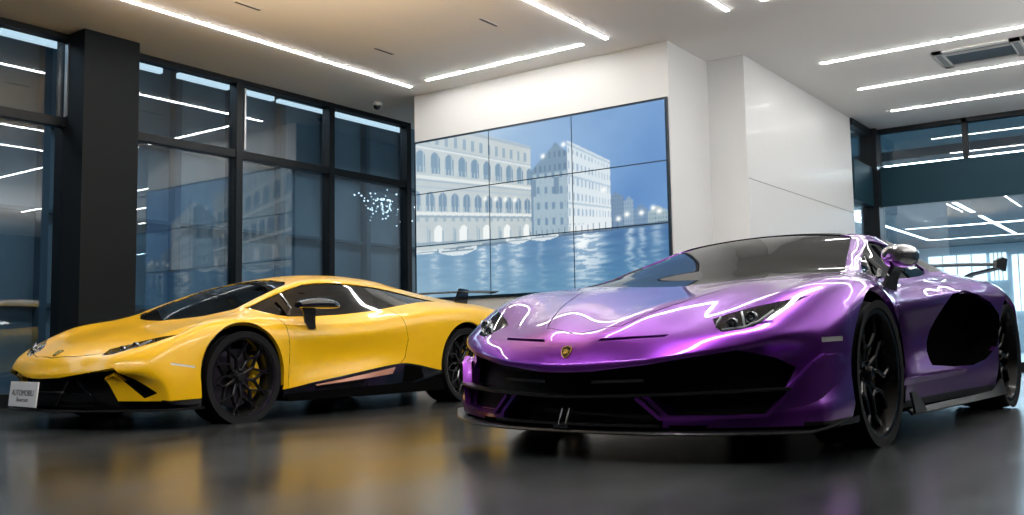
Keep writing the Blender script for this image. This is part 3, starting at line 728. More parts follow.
    up = lambda c,n: n.z > .05 and c.z > .6
    ws = [(1.335,0),(1.30,.2),(1.23,.40),(1.10,.585),(.80,.545),(.53,.505),(.43,.40),(.385,.2),(.375,0)]
    B.cut(1, ws, 'z', up)
    sg = [(1.06,.828),(.97,.797),(.86,.776),(.744,.764),(.5,.768),(.2,.785),(-.168,.82),(-.538,.872),(-.85,.914),(-1.02,.928),(-1.2,.93),(-1.025,.965),(-.82,1.0),(-.636,1.026),(-.45,1.045),(-.25,1.058),(-.05,1.065),(.112,1.064),(.25,1.056),(.39,1.040),(.6,.985),(.8,.918)]
    B.cut(2, sg, 'y', lambda c,n: c.z > .7 and abs(c.y) > .4)
    fr = lambda c,n: c.x > 1.55 and n.x > .1
    hl = [(.43,.535),(.455,.492),(.54,.503),(.65,.537),(.73,.575),(.805,.628),(.70,.612),(.58,.583)]
    B.cut(3, hl, 'x', lambda c,n: c.x > 1.6)
    blk = [(0,.341),(.2,.348),(.40,.376),(.633,.412),(.84,.240),(.765,.206),(.600,.358),(.515,.338),(.606,.19),(.88,.186),(.95,.13),(0,.12)]
    B.cut(4, blk, 'x', lambda c,n: c.x > 1.75)
    B.mark(5, lambda c,n,s_: s_ == 8)
    B.cut(6, [(-.72,.0),(-.80,.40),(-1.3,.36),(-1.95,.33),(-1.95,-.33),(-1.3,-.36),(-.80,-.40)], 'z', lambda c,n: c.z > .85, mirror=False)
    B.cut(7, [(0,.90),(.55,.86),(.78,.80),(.80,.45),(.62,.30),(.5,.2),(0,.2)], 'x', lambda c,n: c.x < -2.05)
    B.cut(11, [(1.70,.398),(1.86,.425),(1.86,.440),(1.70,.412)], 'y', lambda c,n: abs(c.y) > .8)
    # shut lines
    sl = lambda c,n: abs(c.y) > .5 and c.z < .84
    B.line(8, [(.90,.75),(.86,.68),(.845,.5),(.86,.36),(.875,.225)], .006, 'y', sl)
    B.line(8, [(-.40,.845),(-.46,.72),(-.50,.58),(-.46,.42),(-.40,.372)], .006, 'y', sl)
    B.line(8, [(2.185,0),(2.15,.25),(2.06,.47),(1.93,.56)], .005, 'z', lambda c,n: c.z > .42 and n.z > .2)
    B.line(8, [(1.83,.82),(1.62,.80),(1.40,.73),(1.25,.68),(1.12,.66)], .005, 'z', lambda c,n: c.z > .6)
    body = B.part('body', 0, [ypaint], car, wall=.03, side_dir=None)
    B.part('windshield', 1, [M['carglass'], M['gloss_black']], car, depth=.006)
    B.part('side_window', 2, [M['sideglass'], M['gloss_black']], car, depth=.008, side=1)
    B.part('side_window', 2, [M['sideglass'], M['gloss_black']], car, depth=.008, side=-1)
    B.part('front_grille', 4, [M['matte_black'], M['gloss_black']], car, depth=.07, push=(-1,0,0))
    B.part('side_skirt', 5, [M['gloss_black']], car, side=1); B.part('side_skirt', 5, [M['gloss_black']], car, side=-1)
    B.part('engine_cover', 6, [M['gloss_black']], car, depth=.012); B.part('rear_panel', 7, [M['matte_black']], car, depth=.02)
    for sd in (1,-1): B.part('side_marker', 11, [M['marker'], M['gloss_black']], car, depth=.002, side=sd)
    B.islands('shut_line', 8, [M['under']], car, depth=.004)
    for sd in (1,-1):
        h = B.part('headlight', 3, [M['gloss_black'], M['gloss_black']], car, depth=.035, side=sd)
        B.part('lens', 3, [M['lens']], h, depth=.001, side=sd)
        for (x,y,z,r) in ((1.975,.56,.535,.019),(1.925,.635,.560,.019)):
            bm = bmesh.new(); lathe2 = [(.001,-.01),(r*.5,-.008),(r*.85,.004),(r,.012),(r*1.12,.012),(r*1.12,-.01)]
            s0 = len(bm.verts); V,_ = lathe(bm, lathe2, 'x', 20)
            vs = [v for row in V for v in row]; bmesh.ops.translate(bm, vec=(x+.035,sd*y,z), verts=vs)
            obj('lamp', bm, M['lamp'], h)
        bm = bmesh.new()
        sweep(bm, [(2.035,sd*.475,.512),(2.0,sd*.56,.522),(1.955,sd*.64,.551),(1.90,sd*.72,.592)], .008, .008)
        sweep(bm, [(2.0,sd*.56,.522),(1.985,sd*.60,.560),(1.955,sd*.62,.577)], .007, .007)
        obj('daylight_strip', bm, M['drl'], h)
        arch_liner(car, *ARF[:2], ARF[2]+.004, .60, .93, sd); arch_liner(car, *ARR[:2], ARR[2]+.004, .58, .94, sd)
    # lower structure
    bm = bmesh.new(); prism(bm, [(2.2,-.45),(2.2,.45),(1.95,.82),(1.72,.86),(1.72,.58),(.86,.58),(.86,.9),(-.86,.9),(-.86,.55),(-1.75,.55),(-1.75,.8),(-2.1,.75),(-2.1,-.75),(-1.75,-.8),(-1.75,-.55),(-.86,-.55),(-.86,-.9),(.86,-.9),(.86,-.58),(1.72,-.58),(1.72,-.86),(1.95,-.82)], 'z', .125, .15)
    obj('underbody', bm, M['under'], car, smooth=False)
    # front splitter blade
    def sp(y, k=0): return 2.30-.40*abs(y/.93)**2.4-k
    ys = [-.96+1.92*k/40 for k in range(41)]
    bm = bmesh.new(); rows = [[(sp(y),y,.122),(sp(y)+.003,y,.127),(sp(y,.004),y,.132),(sp(y,.22),y,.140),(sp(y,.22),y,.122)] for y in ys]
    V,_ = grid_mesh(bm, rows, closed_v=True); bm.faces.new(list(V[0])); bm.faces.new(list(V[-1])[::-1]); bmesh.ops.recalc_face_normals(bm, faces=bm.faces)
    obj('splitter', bm, M['matte_black'], car, angle=35)
    # struts and fins in the front opening
    for s_ in (1,-1):
        for pts_ in ([(2.20,s_*.24,.325),(2.235,s_*.16,.165)],[(2.17,s_*.30,.32),(2.15,s_*.47,.20)],[(2.19,s_*.27,.24),(2.13,s_*.52,.24)]):
            bm = bmesh.new(); sweep(bm, pts_, .013, .016); obj('grille_strut', bm, M['gloss_black'], car, smooth=False)
    bm = bmesh.new(); sweep(bm, [(2.22,-.24,.25),(2.22,.24,.25)], .012, .012); obj('grille_strut', bm, M['gloss_black'], car, smooth=False)
    # side skirt blades
    for s_ in (1,-1):
        lo = [(x, s_*(.955+.03*min(1,max(0,(.86-x)))), .125) for x in (.90,.7,.4,0,-.3,-.6,-.92)]
        hi = [(x, s_*(.948), z) for x, z in ((.90,.175),(.7,.185),(.4,.19),(0,.195),(-.3,.20),(-.6,.215),(-.92,.265))]
        ribbon_panel('skirt_blade', lo, hi, M['under'], car, .012)
        bm = bmesh.new()
        lo2 = [(x, s_*.950, z) for x,z in ((.60,.228),(.3,.245),(0,.266),(-.27,.288))]; hi2 = [(x, s_*.942, z) for x,z in ((.60,.236),(.3,.268),(0,.303),(-.32,.344))]
        bm.free()
        p_ = ribbon_panel('skirt_insert', lo2, hi2, mat('skirt_flag_stripe', (.42,.16,.10), .25, .2, .6), car, .006); p_['label'] = 'reddish brown stripe panel along the black skirt'
        # intake in front of the rear wheel
        bm = bmesh.new(); prism(bm, [(-.42,.21),(-.46,.355),(-.60,.345),(-.92,.285),(-.90,.20)], 'y', s_*.90, s_*.938)
        obj('side_intake', bm, M['under'], car, smooth=False)
        bm = bmesh.new(); sweep(bm, [(-.50,s_*.95,.20),(-.70,s_*.955,.235),(-.93,s_*.962,.275)], .012, .018); obj('intake_blade', bm, M['gloss_black'], car, smooth=False)
    # mirrors
    for s_ in (1,-1):
        bm = bmesh.new(); rows = []
        for k in range(15):
            t = k/14; x = .84-.40*t; e = math.sin(PI*min(1,max(.0,t*.93+.06)))**.42
            cy = 1.0+.02*t-(.16 if s_ < 0 else 0); cz = .842+.012*math.sin(PI*t)
            rows.append([(x, s_*(cy+.085*e*math.copysign(abs(math.cos(a))**.75, math.cos(a))), cz+.048*e*math.copysign(abs(math.sin(a))**.75, math.sin(a))*(1.0 if math.sin(a) > 0 else .75)) for a in [2*PI*j/20 for j in range(20)]])
        V,_ = grid_mesh(bm, rows, closed_v=True); bm.faces.new(list(V[0])); bm.faces.new(list(V[-1])[::-1]); bmesh.ops.recalc_face_normals(bm, faces=bm.faces)
        mir = obj('side_mirror', bm, M['gloss_black'], car, angle=50)
        bm = bmesh.new(); rows = []
        for t, x, y, z, w, h_ in ((0,.61,.905,.665,.07,.012),(.4,.66,.93,.72,.10,.014),(.8,.71,.975,.785,.11,.018),(1,.73,.985,.83,.14,.02)):
            if s_ < 0: y -= .10
            rows.append([(x-w/2, s_*(y+h_), z),(x+w/2, s_*(y+h_*.4), z),(x+w/2, s_*(y-h_*.4), z),(x-w/2, s_*(y-h_), z)])
        V,_ = grid_mesh(bm, rows, closed_v=True); bm.faces.new(list(V[0])); bm.faces.new(list(V[-1])[::-1]); bmesh.ops.recalc_face_normals(bm, faces=bm.faces)
        obj('mirror_arm', bm, M['gloss_black'], mir, angle=50)
        # window divider
        bm = bmesh.new(); sweep(bm, [(.74,s_*.79,.772),(.70,s_*.765,.83),(.72,s_*.665,.945)], .022, .010); obj('window_divider', bm, M['chrome'] if 0 else M['gloss_black'], car, smooth=False)
    # rear wing
    bm = bmesh.new(); rows = []
    for k in range(33):
        y = -.74+1.48*k/32; z = 1.065-.035*abs(y/.8)**3.0; c_ = .24*(1-.25*abs(y/.8)**4); x0 = -1.93-.03*abs(y/.8)**2
        rows.append([(x0, y, z),(x0-c_*.3, y, z+.014),(x0-c_*.7,y,z+.018),(x0-c_,y,z+.024),(x0-c_*.7,y,z+.002),(x0-c_*.3,y,z-.008)])
    V,_ = grid_mesh(bm, rows, closed_v=True); bm.faces.new(list(V[0])); bm.faces.new(list(V[-1])[::-1]); bmesh.ops.recalc_face_normals(bm, faces=bm.faces)
    wing = obj('rear_wing', bm, M['carbon'], car, angle=50)
    for s_ in (1,-1):
        bm = bmesh.new(); prism(bm, [(-1.86,.90),(-2.08,.90),(-2.12,1.09),(-1.98,1.10)], 'y', s_*.36-.014, s_*.36+.014)
        obj('wing_upright', bm, M['gloss_black'], wing, smooth=False)
    # emblem on the nose
    bm = bmesh.new(); shield(bm, .036, .042, .006)
    e = obj('emblem', bm, M['gold'], car, smooth=False); place_on(e, B, (2.16,0,.55)); e['label'] = 'small black and gold shield emblem'
    # card at the nose
    bm = bmesh.new(); add_box(bm, (0,0,0), (.012,.43,.172), None, .002); pl = obj('number_plate', bm, M['white'], car, smooth=False)
    pl.location = (2.295,-.15,.236); pl.rotation_euler = (0,-.10,-.10); pl['label'] = 'white display card with two lines of small grey lettering'
    for txt, sz, dz, ital in (('AUTOMOBILI', .058, .008, 0), ('Showroom', .042, -.038, 1)):
        text_part('lettering', txt, sz, M['ink'], pl, (.0075,0,dz), (PI/2,0,PI/2), ital)
    cabin(car, 'y')
    Wf = (.332,.245,.262); Wr = (.347,.305,.270)
    for s_ in (1,-1):
        wheel('wheel', car, (1.29, s_*(.945-.1225), .317), s_, .317, .245, .282, 'mesh', M['rim'], M['caliper_y'])
        wheel('wheel', car, (-1.315, s_*(.955-.1525), .335), s_, .335, .305, .295, 'mesh', M['rim'], M['caliper_y'])
    return car, B
def shield(bm, w, h, t):
    pts = [(-w,h*.7),(-w*.55,h*.85),(0,h),(w*.55,h*.85),(w,h*.7),(w*.95,-h*.1),(w*.6,-h*.65),(0,-h),(-w*.6,-h*.65),(-w*.95,-h*.1)]
    prism(bm, pts, 'z', 0, t)
def place_on(o, B, p):
    loc, n, i, d = B.bvh.find_nearest(Vector(p)); z = n; x = Vector((0,1,0)); y = z.cross(x).normalized(); x = y.cross(z)
    o.matrix_local = Matrix(((x.x,y.x,z.x,loc.x),(x.y,y.y,z.y,loc.y),(x.z,y.z,z.z,loc.z),(0,0,0,1)))
def text_part(name, txt, size, m, parent, loc, rot, shear=0, extrude=.0006):
    cu = bpy.data.curves.new('t', 'FONT'); cu.body = txt; cu.size = size; cu.align_x = 'CENTER'; cu.align_y = 'CENTER'; cu.extrude = extrude; cu.shear = .25 if shear else 0
    o = bpy.data.objects.new('t', cu); C.objects.link(o); dg = bpy.context.evaluated_depsgraph_get(); dg.update()
    me = bpy.data.meshes.new_from_object(o.evaluated_get(dg)); bpy.data.objects.remove(o)
    me.materials.clear(); me.materials.append(m); me.name = name
    t = bpy.data.objects.new(name, me); link(t, parent); t.location = loc; t.rotation_euler = rot
    return t
def cabin(car, k):
    z0 = .16 if k == 'y' else .17
    bm = bmesh.new()
    dash = [(1.25,.60),(1.15,.745),(.85,.76),(.72,.70),(.70,.45)] if k == 'y' else [(1.55,.55),(1.35,.72),(.80,.74),(.66,.66),(.64,.42)]
    prism(bm, dash, 'y', -.66, .66)
    obj('dashboard', bm, M['interior'], car, smooth=False)
    bm = bmesh.new()
    sx = .10 if k == 'y' else .05
    prism(bm, [(-.50,.3),(-.50,.96),(-.56,1.0),(-.60,.3)] if k == 'y' else [(-.50,.3),(-.50,.92),(-.56,.96),(-.60,.3)], 'y', -.52, .52)
    obj('rear_bulkhead', bm, M['interior'], car, smooth=False)
    for s_ in (1,-1): seat(car, sx, s_*.34, M['interior'])
    bm = bmesh.new(); P = []
    for i in range(24):
        a = 2*PI*i/24; P.append([(.0+.016*math.cos(b)*0, (.175+.014*math.cos(b))*math.cos(a), (.175+.014*math.cos(b))*math.sin(a)) if 0 else (.016*math.sin(b), (.17+.016*math.cos(b))*math.cos(a), (.17+.016*math.cos(b))*math.sin(a)) for b in [2*PI*j/8 for j in range(8)]])
    grid_mesh(bm, P, True, True); sweep(bm, [(0,-.16,0),(0,.16,0)], .03, .02); sweep(bm, [(0,0,0),(0,0,-.16)], .03, .02, up=Vector((1,0,0)))
    o = obj('steering_wheel', bm, M['interior'], car); o.location = (.55,.34,.70); o.rotation_euler = (0,-.35,0)
# ------------------------------------------------------------------ purple car
ppaint = mat('purple_paint', (.23,.035,.42), .28, .86, 1.0, .5, coat_r=.015)
def build_purple():
    car = empty('sports_car', (-2.285,6.29,0), math.radians(-92.3), 1.062)
    tag(car, 'metallic purple sports car with pointed nose and large rear wing, parked on the right', 'car')
    L = [
     [(2.475,0,.372),(2.47,0,.42),(2.44,0,.478),(2.33,0,.543),(2.1,0,.615),(1.8,0,.685),(1.55,0,.74),(1.43,0,.772),(1.1,0,.872),(.7,0,1.0),(.4,0,1.09),(.2,0,1.135),(-.1,0,1.158),(-.45,0,1.155),(-.9,0,1.125),(-1.4,0,1.06),(-1.9,0,.965),(-2.35,0,.86),(-2.4,0,.84)],
     [(2.470,.12,.375),(2.463,.12,.424),(2.43,.12,.488),(2.31,.17,.562),(2.1,.25,.642),(1.8,.35,.718),(1.55,.42,.770),(1.38,.44,.79),(1.1,.43,.872),(.7,.39,.995),(.4,.33,1.078),(.2,.31,1.122),(-.1,.30,1.148),(-.45,.28,1.143),(-.9,.27,1.112),(-1.4,.26,1.05),(-1.9,.28,.955),(-2.35,.3,.85),(-2.4,.3,.83)],
     [(2.425,.37,.402),(2.41,.375,.44),(2.36,.39,.494),(2.25,.43,.545),(2.05,.50,.622),(1.8,.61,.704),(1.5,.73,.774),(1.3,.79,.800),(1.13,.785,.815),(.97,.74,.850),(.78,.69,.915),(.6,.645,.972),(.4,.60,1.04),(.2,.562,1.092),(.05,.54,1.108),(-.2,.525,1.115),(-.5,.51,1.108),(-.9,.49,1.08),(-1.35,.47,1.03),(-1.9,.44,.94),(-2.35,.42,.84),(-2.4,.42,.82)],
     [(2.33,.60,.44),(2.315,.605,.472),(2.26,.62,.512),(2.15,.65,.568),(2.0,.70,.64),(1.8,.79,.72),(1.6,.84,.765),(1.4,.865,.788),(1.2,.865,.795),(1.0,.835,.797),(.8,.795,.796),(.6,.772,.797),(.4,.765,.80),(0,.76,.822),(-.4,.74,.855),(-.6,.725,.88),(-.9,.70,.925),(-1.35,.66,.925),(-1.9,.62,.88),(-2.3,.6,.83),(-2.35,.6,.81)],
     [(2.16,.83,.49),(2.14,.845,.52),(2.06,.87,.56),(1.9,.905,.64),(1.7,.935,.715),(1.5,.95,.755),(1.35,.95,.765),(1.15,.935,.755),(.95,.90,.742),(.7,.872,.742),(.3,.865,.757),(0,.872,.780),(-.3,.895,.805),(-.6,.93,.825),(-.9,.96,.84),(-1.2,.97,.845),(-1.5,.96,.825),(-1.8,.925,.78),(-2.15,.86,.72),(-2.25,.84,.70)],
     [(1.99,.905,.445),(1.97,.93,.475),(1.92,.96,.515),(1.8,.988,.580),(1.6,1.005,.665),(1.35,1.01,.705),(1.15,1.0,.68),(1.0,.975,.655),(.7,.945,.675),(.3,.94,.705),(0,.955,.732),(-.35,.985,.757),(-.6,1.0,.755),(-.9,1.02,.745),(-1.2,1.03,.74),(-1.5,1.02,.715),(-1.8,.985,.67),(-2.15,.90,.62),(-2.25,.88,.60)],
     [(2.0,.915,.33),(1.96,.93,.335),(1.88,.955,.35),(1.7,.99,.38),(1.35,1.01,.41),(1.0,.975,.42),(.8,.90,.42),(.4,.845,.43),(0,.85,.45),(-.3,.90,.47),(-.6,.98,.47),(-.9,1.02,.47),(-1.35,1.03,.47),(-1.8,.99,.46),(-2.2,.90,.45),(-2.25,.88,.45)],
     [(2.04,.965,.21),(1.95,.985,.21),(1.7,1.0,.215),(1.35,1.0,.23),(1.0,.995,.275),(.7,.985,.285),(.3,.98,.29),(0,.985,.30),(-.3,.99,.305),(-.7,1.005,.31),(-1.0,1.015,.28),(-1.35,1.01,.26),(-1.8,.98,.26),(-2.2,.9,.28),(-2.25,.88,.29)],
     [(2.03,.955,.145),(1.95,.975,.145),(1.7,.98,.145),(1.35,.97,.145),(1.0,.965,.145),(.7,.96,.145),(0,.96,.14),(-.7,.98,.135),(-1.35,.98,.135),(-1.8,.95,.15),(-2.15,.88,.18),(-2.2,.86,.18)],
    ]
    front = [[(2.425,0,.335),(2.415,.13,.335),(2.35,.37,.345),(2.22,.60,.37)],
             [(2.41,0,.265),(2.405,.13,.265),(2.36,.37,.268),(2.27,.61,.275)],
             [(2.42,0,.19),(2.415,.13,.19),(2.37,.37,.19),(2.28,.62,.19)],
             [(2.43,0,.14),(2.425,.13,.14),(2.38,.37,.14),(2.29,.63,.14)]]
    rear = [[(-2.42,0,.75),(-2.42,.3,.75),(-2.40,.45,.74),(-2.36,.62,.72)],
            [(-2.42,0,.58),(-2.42,.3,.58),(-2.40,.45,.58),(-2.36,.62,.57)],
            [(-2.36,0,.4),(-2.36,.3,.4),(-2.35,.45,.4),(-2.32,.62,.4)],
            [(-2.2,0,.2),(-2.2,.3,.2),(-2.2,.45,.2),(-2.2,.62,.2)]]
    crz = {1: lambda x: .6 if x > 1.3 else .0, 2: lambda x: .5 if x > 1.2 else .6, 3: lambda x: .6 if x < 1.0 else .35, 4: lambda x: .3, 5: lambda x: (.75 if x > 1.72 else .3) if x > .95 else (1.0 if x > -.4 else .45), 7: lambda x: .75, 8: .8}
    B = Body(L, front, rear, crz, (.8,.5), xa=1.78, xb=-1.78)
    ARF = (1.35,.335,.392); ARR = (-1.36,.355,.405)
    for A in (ARF, ARR):
        B.cut(90, circle(*A, 44), 'y', ok=lambda c,n: abs(c.y) > .6 and c.z < .82)
        B.cut(90, [(A[0]-A[2]+.012,.0),(A[0]+A[2]-.012,.0),(A[0]+A[2]-.003,.3),(A[0]-A[2]+.003,.3)], 'y', ok=lambda c,n: abs(c.y) > .6)
    ws = [(1.455,0),(1.43,.2),(1.37,.42),(1.29,.66),(1.22,.75),(1.10,.765),(.95,.715),(.6,.618),(.30,.535),(.235,.45),(.20,.2),(.19,0)]
    B.cut(1, ws, 'z', lambda c,n: n.z > .05 and c.z > .6)
    sg = [(.88,.822),(.6,.812),(.3,.818),(0,.836),(-.3,.860),(-.5,.885),(-.60,.92),(-.56,.975),(-.42,1.035),(-.2,1.064),(0,1.066),(.15,1.055),(.32,1.012),(.5,.955),(.7,.885)]
    B.cut(2, sg, 'y', lambda c,n: c.z > .76 and abs(c.y) > .4)
    B.mark(6, lambda c,n,s_: s_ in (1,2) and c.x > -2.3 and (c.x < .12 or (c.x < .5 and abs(c.y) < .46)))
    B.cut(6, [(-.30,1.045),(-.46,1.0),(-.62,.94),(-.66,.905),(-1.2,.945),(-1.7,.915),(-1.7,1.2),(-.30,1.2)], 'y', lambda c,n: abs(c.y) > .3 and abs(c.y) < .8)
    hl = [(.553,.583),(.62,.611),(.70,.636),(.79,.660),(.865,.678),(.82,.640),(.775,.590),(.738,.548),(.70,.536),(.635,.527),(.60,.545)]
    B.cut(3, hl, 'x', lambda c,n: c.x > 1.75)
    fr = lambda c,n: c.x > 1.9
    B.cut(4, [(0,.366),(.14,.369),(.26,.384),(.37,.397),(.60,.434),(.70,.452),(.80,.420),(.865,.378),(.835,.297),(.6,.286),(.32,.268),(0,.267)], 'x', fr)
    B.cut(4, [(0,.267),(.325,.267),(.418,.178),(.418,.13),(0,.13)], 'x', fr)
    B.cut(9, [(.352,.267),(.6,.286),(.835,.297),(.80,.200),(.78,.193),(.438,.190)], 'x', fr)
    B.cut(10, [(.14,.498),(.42,.511),(.43,.521),(.15,.510)], 'x', lambda c,n: c.x > 2.2)
    B.cut(11, [(.945,.478),(1.0,.484),(1.0,.504),(.945,.499)], 'x', lambda c,n: c.x > 1.8)
    it = [(-.34,.765),(-.60,.745),(-.84,.70),(-1.02,.62),(-1.02,.52),(-.92,.42),(-.68,.345),(-.40,.315),(-.05,.318),(.30,.335),(.12,.53),(-.12,.735)]
    B.cut(12, it, 'y', lambda c,n: abs(c.y) > .8)
    B.cut(7, [(0,.82),(.55,.80),(.80,.70),(.84,.45),(.7,.30),(.5,.2),(0,.2)], 'x', lambda c,n: c.x < -2.15)
    B.mark(5, lambda c,n,s_: s_ == 8 and c.z < .165)
    sl = lambda c,n: abs(c.y) > .5 and c.z < .86
    B.line(8, [(.94,.80),(.93,.66),(.90,.5),(.93,.36),(.96,.29)], .006, 'y', sl)
    B.line(8, [(-.30,.85),(-.26,.76)], .006, 'y', sl)
    B.line(8, [(1.36,.50),(1.6,.47),(2.0,.33),(2.30,.20),(2.36,0)], .005, 'z', lambda c,n: c.z > .5)
    B.part('body', 0, [ppaint], car, wall=.03)
    B.part('windshield', 1, [M['carglass'], M['gloss_black']], car, depth=.006)
    for sd in (1,-1): B.part('side_window', 2, [M['sideglass'], M['gloss_black']], car, depth=.008, side=sd)
    B.part('front_grille', 4, [M['matte_black'], M['gloss_black']], car, depth=.09, push=(-1,0,0))
    for sd in (1,-1):
        B.part('lower_intake', 9, [M['matte_black'], ppaint], car, depth=.08, push=(-1,0,0), side=sd)
        B.part('hood_slot', 10, [M['under'], ppaint], car, depth=.03, side=sd, push=(-.7,0,-.7))
        B.part('side_marker', 11, [M['marker'], M['gloss_black']], car, depth=.002, side=sd)
        B.part('side_intake', 12, [M['under'], M['under']], car, depth=.17, side=sd, push=(0,-1,0))
        s5 = B.part('side_skirt', 5, [M['carbon']], car, side=sd)
    B.part('roof_and_deck', 6, [M['roof']], car); B.part('rear_panel', 7, [M['matte_black']], car, depth=.02); B.islands('shut_line', 8, [M['under']], car, depth=.004)
    for sd in (1,-1):
        h = B.part('headlight', 3, [M['gloss_black'], M['gloss_black']], car, depth=.05, side=sd)
        B.part('lens', 3, [M['lens']], h, depth=.001, side=sd)
        for (x,y,z,r) in ((2.175,.655,.560,.020),(2.125,.715,.585,.022)):
            bm = bmesh.new()
            V,_ = lathe(bm, [(.001,-.01),(r*.5,-.008),(r*.85,.004),(r,.012),(r*1.15,.012),(r*1.15,-.01)], 'x', 20)
            bmesh.ops.translate(bm, vec=(x-.01,sd*y,z), verts=[v for row in V for v in row]); obj('lamp', bm, M['lamp'], h)
        bm = bmesh.new()
        sweep(bm, [(2.20,sd*.625,.536),(2.15,sd*.70,.545),(2.11,sd*.75,.570),(2.06,sd*.79,.612)], .010, .010)
        sweep(bm, [(2.15,sd*.70,.545),(2.14,sd*.69,.585),(2.12,sd*.675,.61)], .008, .008)
        sweep(bm, [(2.21,sd*.60,.55),(2.19,sd*.615,.59)], .008, .008)
        obj('daylight_strip', bm, M['drl'], h)
        arch_liner(car, *ARF[:2], ARF[2]+.004, .62, .985, sd); arch_liner(car, *ARR[:2], ARR[2]+.004, .60, 1.0, sd)
    bm = bmesh.new(); prism(bm, [(2.35,-.5),(2.35,.5),(2.1,.86),(1.80,.9),(1.80,.60),(.90,.60),(.90,.92),(-.9,.92),(-.9,.58),(-1.82,.58),(-1.82,.82),(-2.2,.78),(-2.2,-.78),(-1.82,-.82),(-1.82,-.58),(-.9,-.58),(-.9,-.92),(.90,-.92),(.90,-.60),(1.80,-.60),(1.80,-.9),(2.1,-.86)], 'z', .115,.15)
    obj('underbody', bm, M['under'], car, smooth=False)
    # splitter with upturned ends
    def sp(y, k=0): return 2.49-.47*abs(y/1.0)**2.5-k
    ys = [-1.02+2.04*k/50 for k in range(51)]; bm = bmesh.new(); rows = []
    for y in ys:
        zz = .0 + .03*max(0,(abs(y)-.93)/.09)**1.3
        rows.append([(sp(y),y,.114+zz),(sp(y)+.003,y,.120+zz),(sp(y,.003),y,.126+zz),(sp(y,.24),y,.140+zz),(sp(y,.24),y,.112+zz)])
    V,_ = grid_mesh(bm, rows, closed_v=True); bm.faces.new(list(V[0])); bm.faces.new(list(V[-1])[::-1]); bmesh.ops.recalc_face_normals(bm, faces=bm.faces)
    obj('splitter', bm, M['carbon'], car, angle=35)
    # lower lip on the bumper above the splitter
    bm = bmesh.new(); rows = []
    for k in range(31):
        y = -.42+.84*k/30; rows.append((2.455-.44*abs(y/.95)**2.2, y, .150))
    sweep(bm, rows, .04, .010); obj('lip', bm, M['carbon'], car, smooth=False)
    bm = bmesh.new(); rows = []
    for k in range(49):
        y = -.86+1.72*k/48; rows.append((2.452-.46*abs(y/.97)**2.3, y, .264+.030*abs(y/.86)**1.3))
    sweep(bm, rows, .05, .011); obj('bumper_blade', bm, M['carbon'], car, smooth=False)
    for s_ in (1,-1): bm = bmesh.new(); sweep(bm, [(2.42,s_*.12,.325),(2.395,s_*.36,.333)], .014, .012); obj('grille_bar', bm, M['disc'], car, smooth=False)
    for s_ in (1,-1):
        bm = bmesh.new()
        def fx(y): return 2.462-.44*abs(y/.95)**2.25
        pts = [(fx(.335),.335,.262),(fx(.427)+.004,.427,.180),(fx(.6)+.004,.6,.184),(fx(.79)+.004,.79,.190),(2.10,.872,.30),(2.03,.935,.395),(1.975,.962,.425)]
        sweep(bm, [(x, s_*y, z) for x,y,z in pts], .026, .015); obj('bumper_edge', bm, ppaint, car, smooth=False)
        # flat corner panel behind that edge
        bm = bmesh.new()
        tri = [(2.145,.815,.195),(2.10,.880,.30),(2.03,.945,.395),(1.975,.972,.425),(1.80,.994,.43),(1.76,1.000,.20),(2.02,.965,.17)]
        A_ = [bm.verts.new((x, s_*(y-.012), z)) for x,y,z in tri]; B_ = [bm.verts.new((x-.02, s_*(y-.037), z)) for x,y,z in tri]
        n_ = len(tri); bm.faces.new(A_); bm.faces.new(B_[::-1])
        for i in range(n_): bm.faces.new([A_[i],B_[i],B_[(i+1)%n_],A_[(i+1)%n_]])
        bmesh.ops.triangulate(bm, faces=[f for f in bm.faces if len(f.verts) > 4]); bmesh.ops.recalc_face_normals(bm, faces=bm.faces)
        obj('bumper_corner', bm, ppaint, car, angle=40)
        bm = bmesh.new(); q_ = [(1.02,1.0,.288),(.59,.885,.352),(.1,.90,.322),(-.20,1.0,.302)]
        A_ = [bm.verts.new((x, s_*y, z)) for x,y,z in q_]; B_ = [bm.verts.new((x, s_*(y-.01), z-.03)) for x,y,z in q_]; bm.faces.new(A_); bm.faces.new(B_[::-1])
        for i in range(4): bm.faces.new([A_[i],B_[i],B_[(i+1)%4],A_[(i+1)%4]])
        bmesh.ops.recalc_face_normals(bm, faces=bm.faces); obj('door_ledge', bm, ppaint, car, angle=30)
        # skirt blade and its front fin
        lo = [(x, s_*y, .112) for x,y in ((.93,1.0),(.6,1.015),(.2,1.02),(-.3,1.03),(-.75,1.035),(-1.0,1.04))]; hi = [(x, s_*(y-.02), z) for x,y,z in ((.93,1.0,.135),(.6,1.01,.138),(.2,1.015,.14),(-.3,1.025,.14),(-.75,1.03,.145),(-1.0,1.035,.215))]
        ribbon_panel('skirt_blade', lo, hi, M['carbon'], car, .012)
        bm = bmesh.new(); prism(bm, [(1.00,.225),(.93,.23),(.74,.125),(.94,.12)], 'y', s_*1.015-.006, s_*1.015+.006); obj('skirt_fin', bm, mat('grey_fin', (.06,.063,.066), .4, .1), car, smooth=False)
        # mirror
        bm = bmesh.new(); rows = []
        for k in range(17):
            t = k/16; x = .90-.24*t; e = math.sin(PI*(t*.86+.08))**.45; cy = .935+.01*t-(.12 if s_ < 0 else 0)
            rows.append([(x, s_*(cy+.085*e*math.copysign(abs(math.cos(a))**.8, math.cos(a))), .905-(.13 if s_ < 0 else 0)+.060*e*math.copysign(abs(math.sin(a))**.8, math.sin(a))) for a in [2*PI*j/24 for j in range(24)]])
        V,_ = grid_mesh(bm, rows, closed_v=True); bm.faces.new(list(V[0])); bm.faces.new(list(V[-1])[::-1]); bmesh.ops.recalc_face_normals(bm, faces=bm.faces)
        mir = obj('side_mirror', bm, mat('mirror_cap', (.42,.42,.43), .15, .9, .8) , car, angle=60)
